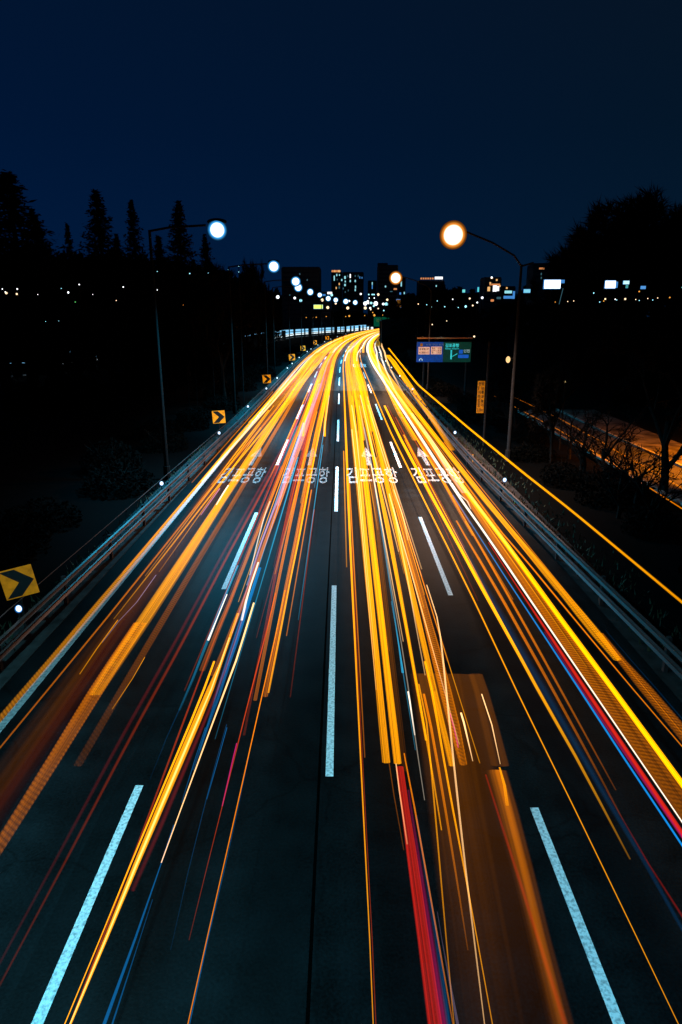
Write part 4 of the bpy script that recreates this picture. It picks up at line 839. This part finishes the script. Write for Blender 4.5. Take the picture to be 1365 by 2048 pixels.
building('dark block behind the trees with an orange lit top on the right', 1068, 1172, 528, 420, [(1141, 539, 11, 4.5, 'o'), (1084, 537, 10, 3, 'o'), (1147, 546, 2, 6, 'b'), (1170, 545, 4, 4, 'o'), (1166, 557, 5, 4, 'b'), (1162, 550, 2, 4, 'c'), (1083, 548, 2, 4, 'd'), (1083, 556, 2, 4, 'd'), (1113, 546, 2, 6, 'd')])
building('low dark block left of the apartment blocks with a pale sign', 640, 662, 585, 500, [(648, 590, 7, 3, 'b'), (660, 586, 9, 4, 'W')])
# lit sign boards on posts, right half of the skyline
def board(label, px, py, wp, hp, Y, col, st=2.2, extra=None):
    q = atY(px, py, Y); sw, sh = wp/FPX*Y, hp/FPX*Y
    t = thing('lit_signboard', label, 'lit sign', (q.x, Y, -0.25))
    mb = MB(); mb.box((0, 0, q.z+0.25), (sw, sw*.15, sh)); mb.build('panel', glow('board_'+str(px), col, st), t)
    mb = MB(); mb.box((0, sw*.06, q.z+0.25), (sw*1.06, sw*.15, sh*1.14)); mb.build('frame', WC['b'], t)  # frame glows blue, an outline added round the bright panel
    mb = MB(); mb.tube([(0, sw*.16+.06, 0), (0, sw*.16+.06, q.z)], max(.05, sw*.02), 8); mb.build('post', M_DARKPOLE, t)
    if extra:
        q2 = atY(extra[0], extra[1], Y); mb = MB(); mb.box((q2.x-q.x, 0, q2.z+0.25), (extra[2]/FPX*Y, sw*.1, extra[3]/FPX*Y)); mb.build('panel', WC['b'], t)
board('largest overexposed white signboard on the right, above the dark wood', 1105, 568.5, 30, 15, 82, (0.9, 0.97, 1.0), 2.5, (1125, 563, 8, 6))
board('second overexposed white signboard on the right with a blue end', 1221, 569, 19, 13, 82, (0.9, 0.97, 1.0), 2.5, (1233, 569.5, 5, 11))
board('small pale cyan signboard right of the two white ones', 1253, 565, 11, 6, 82, (0.55, 0.95, 1.0), 1.2)
board('small blue signboard at the right of the skyline', 1287, 575, 9, 5, 82, (0.12, 0.4, 0.9), 0.8)
board('small cyan signboard right of the tall lamp post', 1054.5, 582, 12, 6, 120, (0.25, 0.75, 0.95), 0.9)
board('tiny cyan signboard under the pale cyan one', 1254, 573, 5, 5, 83.5, (0.1, 0.55, 0.5), 0.6)
board('yellow green lit sign under the left lamp row', 637, 613.5, 17, 7, 330, (0.75, 0.95, 0.15), 1.4)
board('small square amber board in front of the brown tower', 798, 607, 9, 14, 500, (0.45, 0.17, 0.02), 0.5)
board('thin green strip sign on the skyline right of the far orange lamp', 957, 579, 3, 8, 420, (0.1, 0.75, 0.8), 0.9)
board('tiny green sign left of the shopping block', 928, 582, 5, 5, 420, (0.2, 0.9, 0.8), 0.9)
# the bright slanting pole beside the largest signboard and the thin lit pole on the right
q = atY(1127, 585, 81); t = thing('lit_pole', 'thin blue lit pole leaning beside the largest white signboard', 'pole', (q.x, 81, -0.25))
q1 = atY(1119, 604, 81); q2 = atY(1127, 572, 81); mb = MB(); mb.tube([(q1.x-q.x, 0, q1.z), (q2.x-q.x, 0, q2.z)], 0.035, 6); mb.build('pole_glow', WC['d'], t)  # leaning pole emits its own blue
mb = MB(); mb.tube([(q1.x-q.x, 0, 0), (q1.x-q.x, 0, q1.z)], 0.04, 6); mb.build('post', M_DARKPOLE, t)
q1 = atY(1131, 765, 45); q2 = atY(1134, 727, 45); t = thing('lit_pole', 'thin pale yellow glow on a pole among the right trees', 'pole', (q1.x, 45, -0.25))
mb = MB(); mb.tube([(0, 0, q1.z+0.25), (q2.x-q1.x, 0, q2.z+0.25)], 0.035, 8); mb.build('pole_glow', glow('pole_glow', (1.0, 0.72, 0.3), 1.1), t)  # upper part emits to imitate light caught by the pole
mb = MB(); mb.tube([(0, 0, 0), (0, 0, q1.z+0.25)], 0.05, 8); mb.build('post', M_DARKPOLE, t)

# ------------------------------------------------------------------ far street lamps of the city
M_FW = glow('far_lamp_white', (0.9, 0.95, 1.0), 2.2); M_FO = glow('far_lamp_warm', (1.0, 0.72, 0.42), 1.8); M_FC = glow('far_lamp_cyan', (0.35, 0.85, 1.0), 1.6); M_FA = glow('far_lamp_amber', (1.0, 0.42, 0.06), 1.0); M_FG = glow('far_lamp_green', (0.12, 0.6, 0.15), 0.7)
MC = {'W': M_FW, 'O': M_FO, 'C': M_FC, 'A': M_FA, 'G': M_FG}
cn = {'W': 'white', 'O': 'warm', 'C': 'cyan', 'A': 'amber', 'G': 'green'}
far = [(556,594,7,'W',260),(545,611,3,'O',260),(590,596,5,'W',300),(602,601,6,'C',300),(645,600,6,'O',330),(672,607,4,'O',330),(656,615,6,'O',380),(696,616,6,'O',380),(664,590,5,'C',400),(699,642-40,4,'W',420),
 (722,588,4,'W',450),(736,603,5,'W',420),(731,607,8,'W',400),(737,606,4,'W',420),(743,606,5,'C',430),(752,607,9,'W',400),(748,612,4,'C',430),(741,619-3,4,'W',430),(731,616,6,'O',400),(742,619,3,'O',430),
 (738,589,3,'C',470),(745,589,3,'C',470),(748.5,589,3,'C',470),(749,596,2.5,'W',470),(739,596,2,'W',470),(757,589,5,'O',430),(775,599.5,4.5,'O',420),(767,608,5,'W',420),(773,608.5,7,'C',410),(757,617,3,'O',430),(768,621,3,'C',430),(781,617,2,'A',440),
 (699,632,4,'A',420),(626,635,2,'A',380),(633,634.5,2.5,'A',380),(613,635,2,'A',380),(653,633,2,'A',400),(692,633,2,'A',410),(749,630.5,5,'A',450),(746,625,2.5,'A',450),(730,631,2,'A',450),(766,630,2,'A',450),
 (837,608,2.5,'O',150),(875,602,2,'C',150),(906,598.5,2.5,'W',150),(940,597,4,'O',150),(965,595.5,5,'W',150),(955,605,3.5,'W',150),(946,611,3.5,'O',150),(932,613,5,'C',150),(917,615,2,'C',150),(890,613.5,2.5,'C',150),(863,614,2,'C',150),(854,609.5,2,'C',150),
 (984,555,4,'W',400),(865,649,2.6,'O',160),(894,642,2,'O',160),(949,673,4,'O',120),
 (1111,604,2,'A',80),(1136,603,2,'O',80),(1148,602,2,'O',80),(1188,586,2.6,'C',80),(1211,598,3.5,'O',80),(1208,602,2.5,'A',80),(1231,598.5,2.6,'W',80),(1234,600,2,'C',80),(1251,598,4,'O',80),(1272,599,2,'O',80),(1279,583,3,'A',80),(1279,601,2,'C',80),(1296,597,2,'O',80),(1316,596,2,'O',80),(1340,595,3,'A',80),(1200,604,2.2,'C',80),(1306,600,2,'C',80),(1363,575,2.2,'C',80),
 (5,578,3,'W',68),(13,586,6,'O',68),(11,584,3,'W',68),(35,578,4,'W',68),(34,588,5,'O',68),(76,589,2,'W',68),(123,577,2,'C',68),(137,585,5,'W',68),(159,569,3.4,'W',68),(151,604,3.5,'G',68),(186,589,1.8,'W',68),(247,574,3.6,'W',68),(233,601,2.6,'O',68),(315,580,2.4,'W',68),(315,543,2,'C',68),(380,547,3,'C',68),(457,539,2,'C',68),(478,532,3,'C',68),(478,544,2,'C',68),(367,610,1.6,'A',68),(92,643,1.5,'C',68),(118,642,1.5,'C',68),(460,587,2,'W',68),(417,546,1.6,'C',68),
 (525,543,2.4,'C',250),(524,557,2.4,'C',250),(525,572,2.4,'C',250),(525,585,2.4,'C',250)]
base = None
for k, (px, py, dp, c, Y) in enumerate(far):
    q = atY(px, py, Y); r = dp/FPX*Y/2*(0.72 if px < 500 else 0.9)
    side_ = 'on the left behind the conifers' if px < 500 else 'under the lamp row at the left of the bend' if px < 700 else 'in the cluster above the bend' if px < 800 else 'on the right before the signboards' if px < 1000 else 'at the edge of the right wood'
    lab = 'tiny far %s lamp %s' % (cn[c], side_)
    t = thing('far_street_lamp', lab, 'street lamp', (q.x, Y, -0.25), 0, 'far %s lamps %s' % (cn[c], side_))
    mb = MB(); mb.tube([(0, r, 0), (0, r, q.z+0.25)], min(0.07, Y*.0006), 5); mb.build('pole', M_DARKPOLE, t)
    mb = MB(); mb.ball((0, 0, q.z+0.25), (r, r, r), 10, 7); mb.build('lamp_lens', MC[c], t, True)

# ------------------------------------------------------------------ stream of white headlights on the opposite carriageway, seen through a slatted fence
pth = [at(px, py, 1.0) for px, py in [(-60, 742), (30, 736), (130, 726), (200, 718), (330, 703), (500, 687), (545, 676), (590, 668.5), (650, 664), (700, 660.5), (745, 656.5)]]
def opp(off, z, nm, mat, lab, r, a_=0, b_=None):
    P = [Vector((p.x-off*0.3, p.y+off*0.1, z)) for p in pth][a_:b_]; c0 = P[0].copy()
    mb = MB(); mb.tube([p-c0 for p in P], r, 6); o = mb.build(nm, mat); o.location = c0; return tag(o, lab, 'light trail')
M_HEAD = glow('headlight_trail', (0.8, 0.95, 1.0), 1.6); M_HEADB = glow('headlight_trail_blue', (0.25, 0.65, 1.0), 1.1)
for k, (off, z, m_, lab) in enumerate([(0, 1.05, M_HEAD, 'white headlight trail on the far opposite carriageway behind the slatted fence'),
        (8, 1.4, M_HEADB, 'blue white headlight trail behind the white one on the far opposite carriageway'), (14, 2.3, M_HEADB, 'upper blue white headlight trail on the far opposite carriageway')]):
    opp(off, z, 'light_trail', m_, lab, [0.16]*5+[0.2]*1+[0.34, 0.42, 0.42, 0.5, 0.8])
poly_road('opposite_road', [(p.x-6, p.y) for p in pth], 14, -0.12, M_SIDE)
f0 = pth[0]; t = thing('slatted_fence', 'dark fence of upright slats in front of the white headlight trails', 'fence', (f0.x, f0.y-3, -0.25))
sl = MB(); rl = MB(); rnd = random.Random(11)
for i in range(len(pth)-1):
    A, B = pth[i], pth[i+1]; near = i < 6; n = max(2, int((B-A).length/2.3)) if near else max(2, int(abs(B.x-A.x)/2.4))
    for k in range(n):
        p = A+(B-A)*(k+rnd.uniform(-.2, .2))/n; wd = rnd.uniform(0.9, 2.0) if near else rnd.choice([0.6, 0.9, 1.2, 1.6])
        sl.box((p.x-f0.x+0.4, p.y-4-f0.y+3, 1.7), (wd, 0.08, 3.4))
    d = B-A; 
    for z in (0.5, 1.45): rl.tube([(A.x-f0.x, A.y-f0.y-0.9, z), (B.x-f0.x, B.y-f0.y-0.9, z)], 0.16, 5)
tag(sl.build('slat', M_BARR, t), kind='stuff'); rl.build('rail', M_BARR, t)

# ------------------------------------------------------------------ trees
def conifer_mesh(seed, H, Rd, nq, dens=1.0):
    rd = random.Random(seed); tr = MB(); tr.tube([(0, 0, 0), (0.05, 0, H*0.5), (0, 0, H*0.98)], [H*0.014, H*0.009, 0.02], 7)
    cr = MB(); lay = int(H*3.4)
    for L_ in range(lay):
        f = (L_+rd.random())/lay; z = H*(0.10+0.9*f); rmax = Rd*(1-f)**0.85*rd.uniform(0.6, 1.08)+0.15
        nb = rd.randint(4, 7)
        for b in range(nb):
            an = rd.uniform(0, 2*math.pi); ln = rmax*rd.uniform(0.6, 1.1)
            tip = Vector((math.cos(an)*ln, math.sin(an)*ln, z-0.05*ln+0.45*ln*rd.random())); root = Vector((0, 0, z))
            tr.tube([root, tip], [0.035, 0.012], 4, False)
            for q in range(int(nq*(0.4+ln/Rd))):
                s_ = rd.uniform(0.15, 1.0); c = root.lerp(tip, s_)+Vector((rd.gauss(0, .16), rd.gauss(0, .16), rd.gauss(0, .16)))*(0.6+ln*0.25)
                e1 = Vector((rd.gauss(0, 1), rd.gauss(0, 1), rd.gauss(0, .6))).normalized()*rd.uniform(.14, .4); e2 = Vector((rd.gauss(0, 1), rd.gauss(0, 1), rd.gauss(0, 1))).normalized()*rd.uniform(.06, .16)
                cr.add([c-e1, c+e2, c+e1, c-e2], [(0, 1, 2, 3)])
    return tr, cr
def bare_mesh(seed, H, spread, depth_=5, twigs=10):
    rd = random.Random(seed); tr = MB(); tw = MB()
    def grow(p, d, ln, r, lv):
        n = 3; P = [p]; q = p.copy(); dd = d.copy()
        for i in range(n):
            dd = (dd+Vector((rd.gauss(0, .13), rd.gauss(0, .13), rd.gauss(0, .06)+0.04))).normalized(); q = q+dd*ln/n; P.append(q.copy())
        tr.tube(P, [r*(1-0.4*i/n) for i in range(n+1)], 7 if lv < 2 else 4, False)
        if lv >= depth_:
            for k in range(twigs):
                a0 = P[rd.randint(1, n)]; td = (dd+Vector((rd.gauss(0, .7), rd.gauss(0, .7), rd.gauss(0.1, .6)))).normalized(); l_ = rd.uniform(.25, .8)*H/14
                sd = td.cross(Vector((rd.gauss(0, 1), rd.gauss(0, 1), rd.gauss(0, 1)))).normalized()*0.022*H/8
                tw.add([a0-sd, a0+sd, a0+td*l_], [(0, 1, 2)])
                m_ = a0+td*l_*0.5; td2 = (td+Vector((rd.gauss(0, .6), rd.gauss(0, .6), rd.gauss(0, .6)))).normalized()
                tw.add([m_-sd*.7, m_+sd*.7, m_+td2*l_*.7], [(0, 1, 2)])
            return
        nb = rd.choice([2, 3, 3]) if lv else 4
        for k in range(nb):
            an = 2*math.pi*(k+rd.random()*.7)/nb; t_ = 1 if k == 0 and lv else rd.uniform(.55, 1); i_ = min(n, max(1, int(t_*n)))
            perp = dd.cross(Vector((math.cos(an), math.sin(an), 0.3))).normalized()
            nd = (dd+perp*rd.uniform(.45, .95)*spread).normalized()
            grow(P[i_], nd, ln*rd.uniform(.62, .82), r*.58, lv+1)
    grow(Vector((0, 0, 0)), Vector((0, 0, 1)), H*0.27, H*0.018, 0)
    return tr, tw
def make_tree(name, label, cat, meshes, mats, names=('trunk', 'crown')):
    t = thing(name, label, cat)
    for mb, m_, n_ in zip(meshes, mats, names): mb.build(n_, m_, t)
    return t
protoC = [make_tree('conifer_tree', 'tall dark conifer', 'tree', conifer_mesh(3+k, 26, 6.6, 22), (M_BARK, M_NEEDLE)) for k in range(2)]
usedC = [False, False]
# (tip px, tip py, Y, width scale, label)
for k, (px, py, Y, ws, lab) in enumerate([(14, 346, 78, 1.5, 'largest dark conifer at the left edge of the frame'), (192, 384, 88, 1.0, 'dark conifer second from the left, broad at its base'),
        (262, 402, 95, 0.62, 'slender dark conifer between two broader ones'), (356, 404, 92, 0.85, 'dark conifer nearest the cool street lamp arm'),
        (134, 448, 110, 0.5, 'small thin conifer between the largest and the second conifer'), (66, 420, 84, 1.0, 'dark conifer half merged with the largest one'), (-40, 372, 80, 1.3, 'dark conifer cut by the left edge of the frame'),
        (232, 470, 100, 0.8, 'lower dark conifer right of the broad one'), (316, 472, 100, 0.8, 'lower dark conifer just left of the lamp pole'), (410, 470, 110, 0.7, 'lower dark conifer below the cool lamp')]):
    q = atY(px, py, Y); s_ = (q.z+0.25)/26; i = k % 2
    if not usedC[i]: o = protoC[i]; usedC[i] = True
    else: o = dup(protoC[i], (0, 0, 0))
    o.location = (q.x, Y, -0.25); o.scale = (s_*ws*1.45, s_*ws*1.45, s_); o.rotation_euler = (0, 0, k*1.3); o['label'] = lab; o['group'] = 'dark conifers on the left'
protoB = [make_tree('bare_tree', 'bare tree', 'tree', bare_mesh(21+k, 15, [1.0, .8, 1.15][k], 5, [60, 52, 64][k]), (M_BARK, M_TWIG)) for k in range(3)]
protoP = make_tree('bare_tree', 'bare sapling', 'tree', bare_mesh(41, 8, 0.7, 4, 5), (M_BARK, M_TWIG)); HP = max(v.co.z for c_ in protoP.children for v in c_.data.vertices); usedP = False
usedB = [False]*3
HB = [max(v.co.z for c_ in t_.children for v in c_.data.vertices) for t_ in protoB]
bt = [(1200, 476, 112, .62, 'bare tree at the left end of the big wood on the right'), (1240, 428, 100, .95, 'broad bare tree left of the middle of the right wood'), (1295, 410, 98, 1.0, 'tall bare tree in the middle of the right wood'),
      (1355, 376, 92, 1.0, 'tallest bare tree at the right edge of the frame'), (1430, 390, 90, 1.0, 'bare tree cut by the right edge of the frame'), (1268, 470, 125, 1.1, 'bare tree behind the middle of the right wood'),
      (1330, 450, 120, 1.1, 'bare tree behind the tallest one on the right'), (1150, 602, 150, .9, 'low bare tree behind the largest signboard'), (1085, 603, 160, 1.0, 'low bare tree right of the tall grey lamp post'),
      (1020, 602, 170, 1.0, 'low bare tree by the shopping block'), (880, 580, 175, .9, 'low bare tree left of the shopping block above the direction sign'), (945, 612, 165, 1.0, 'low bare tree above the green half of the direction sign'),
      (820, 596, 200, 1.0, 'low bare tree right of the far orange lamp'), (1122, 690, 41, .55, 'dark bare tree standing in front of the orange lit road'), (1040, 730, 50, .8, 'dark bare tree behind the yellow clearance sign'), (1375, 640, 33, .9, 'dark bare tree in front of the right end of the orange lit road'),
      (1230, 800, 36, .9, 'small leaning bare tree before the orange lit road'), (1180, 815, 38, .8, 'thin bare sapling before the orange lit road'), (1290, 860, 30, .8, 'bare sapling in front of the widest part of the orange lit road'), (1215, 850, 33, .8, 'bare sapling left of the leaning tree before the orange lit road'), (1255, 880, 29, .9, 'twiggy bush like sapling low before the orange lit road'), (1170, 855, 38, .9, 'twiggy sapling at the left part of the orange lit road'), (1315, 900, 27, .9, 'twiggy sapling at the right end of the orange lit road'),
      (1150, 800, 42, .8, 'second thin bare sapling before the orange lit road'),
      (440, 560, 70, .7, 'bare tree catching a little light right of the conifers'), (490, 560, 120, .5, 'bare tree left of the second cool lamp'), (508, 515, 130, .32, 'bare tree just behind the second cool lamp'), (385, 520, 112, .8, 'bare tree under the nearest cool lamp'), (300, 560, 112, .8, 'bare tree beside the left lamp pole'),
      (210, 520, 118, 1.0, 'bare tree behind the broad conifer on the left'), (110, 520, 118, 1.0, 'bare tree behind the largest conifer on the left'), (20, 520, 118, 1.0, 'bare tree low at the left edge of the frame'), (455, 660, 75, .9, 'low bare tree behind the second chevron sign'), (520, 612, 140, .8, 'low bare tree at the left of the bend')]
for k, (px, py, Y, ws, lab) in enumerate(bt):
    q = atY(px, py, Y); i = k % 3; hgt = HB[i]*0.97; s_ = (q.z+0.25)/hgt
    if 'orange lit road' in lab and 'sapling' in lab or 'leaning' in lab:
        s_ = (q.z+0.25)/HP; ws = 1.1
        if not usedP: o = protoP; usedP = True
        else: o = dup(protoP, (0, 0, 0))
    elif not usedB[i]: o = protoB[i]; usedB[i] = True
    else: o = dup(protoB[i], (0, 0, 0))
    o.location = (q.x, Y, -0.25); o.scale = (s_*ws, s_*ws, s_); o.rotation_euler = (R(12) if 'leaning' in lab else 0, R(25) if 'leaning' in lab else 0, k*1.7); o['label'] = lab; o['group'] = 'bare roadside trees'

# shrubs along the verges
def shrub_mesh(seed, r, h, n):
    rd = random.Random(seed); st = MB(); lf = MB()
    for k in range(9):
        an = rd.uniform(0, 6.28); st.tube([(0, 0, 0), (math.cos(an)*r*.4, math.sin(an)*r*.4, h*.5), (math.cos(an)*r*.8, math.sin(an)*r*.8, h*rd.uniform(.7, 1))], [0.03, 0.02, 0.006], 4, False)
    for k in range(n):
        an = rd.uniform(0, 6.28); rr = r*math.sqrt(rd.random()); z = h*rd.uniform(0.02, 1)*(1-0.55*(rr/r)**2)
        c = Vector((math.cos(an)*rr, math.sin(an)*rr, z)); e1 = Vector((rd.gauss(0, 1), rd.gauss(0, 1), rd.gauss(0, 1))).normalized()*rd.uniform(.05, .14); e2 = e1.cross(Vector((rd.gauss(0, 1), rd.gauss(0, 1), rd.gauss(0, 1)))).normalized()*rd.uniform(.03, .08)
        lf.add([c-e1, c+e2, c+e1, c-e2], [(0, 1, 2, 3)])
    return st, lf
protoS = [make_tree('shrub', 'dark shrub', 'shrub', shrub_mesh(50+k, 1.6, 1.5, 1500), (M_BARK, M_SHRUB), ('stem', 'foliage')) for k in range(2)]
rd = random.Random(77); spots = []
for side_ in (-1, 1):
    y = 16.0
    while y < 180:
        u = side_*(11.2+rd.uniform(0, 2.2)) if not (side_ > 0 and y < 60) else 12.0+rd.uniform(0, 1.8)
        spots.append((XC(y)+u, y, rd.uniform(.8, 1.35), side_)); y += rd.uniform(2.6, 5.0)*(1+y/90)
for y in range(55, 150, 8):
    spots.append((-22-rd.uniform(0, 16), y+rd.uniform(-2, 2), rd.uniform(1.6, 2.6), -1)); spots.append((32+rd.uniform(-3, 16), y+rd.uniform(-2, 2), rd.uniform(1.6, 2.6), 1))
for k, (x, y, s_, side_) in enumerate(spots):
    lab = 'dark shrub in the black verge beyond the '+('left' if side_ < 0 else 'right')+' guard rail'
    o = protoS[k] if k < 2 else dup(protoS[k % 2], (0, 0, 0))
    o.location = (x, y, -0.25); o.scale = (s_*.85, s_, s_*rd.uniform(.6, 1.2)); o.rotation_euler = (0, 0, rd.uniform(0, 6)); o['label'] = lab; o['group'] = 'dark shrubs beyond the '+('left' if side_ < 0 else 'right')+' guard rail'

# far dark wood that closes the horizon, read as one mass
def wood(name, label, prof, Y, dep, n, seed):
    rd = random.Random(seed); mb = MB()
    x0, x1 = prof[0][0], prof[-1][0]
    for k in range(n):
        px = rd.uniform(x0, x1); yt = None
        for i in range(len(prof)-1):
            if prof[i][0] <= px <= prof[i+1][0]:
                yt = prof[i][1]+(prof[i+1][1]-prof[i][1])*(px-prof[i][0])/(prof[i+1][0]-prof[i][0])
        Yk = Y+rd.uniform(0, dep); q = atY(px, yt+6*math.sin(px*0.19)+4*math.sin(px*.53), Y)
        X = q.x*Yk/Y; z = q.z*rd.random()**0.7+rd.gauss(0, .25); c = Vector((X, Yk, z)); s_ = Y/300
        e1 = Vector((rd.gauss(0, 1), rd.gauss(0, .5), rd.gauss(0, 1))).normalized()*rd.uniform(.7, 1.9)*s_; e2 = e1.cross(Vector((0, 1, 0.3))).normalized()*rd.uniform(.3, .9)*s_
        mb.add([c-e1, c+e2, c+e1, c-e2], [(0, 1, 2, 3)])
    o = mb.build(name, M_NEEDLE); return tag(o, label, 'wood', None, 'stuff')
wood('far_wood', 'far dark wood closing the horizon on the left', [(-120, 505), (60, 505), (200, 508), (300, 515), (420, 535), (500, 560), (560, 590), (600, 618), (640, 626), (740, 630), (800, 628)], 560, 60, 20000, 4)
wood('far_wood', 'far dark wood closing the horizon on the right', [(790, 606), (850, 580), (900, 575), (960, 590), (1040, 585), (1100, 560), (1180, 545), (1280, 540), (1480, 530)], 500, 60, 14000, 5)
# verge grass tufts between shoulder and right rail, too many to count
gr = MB(); rd = random.Random(9)
for k in range(5200):
    y = 16+rd.random()**1.6*140; u = rd.choice([rd.gauss(8.55, .18), rd.gauss(9.4, .5), -rd.gauss(8.95, .25)]); x = XC(y)+u; hh = rd.uniform(.06, .28); an = rd.uniform(0, 3.14)
    dx, dy = math.cos(an)*.03, math.sin(an)*.03; gz = -0.02 if abs(u) < 9.0 else -0.25
    gr.add([(x-dx, y-dy, gz), (x+dx, y+dy, gz), (x+rd.gauss(0, .07), y+rd.gauss(0, .07), gz+hh)], [(0, 1, 2)])
tag(gr.build('verge_grass', M_GRASS), 'sparse grass along both road edges', 'grass', None, 'stuff')
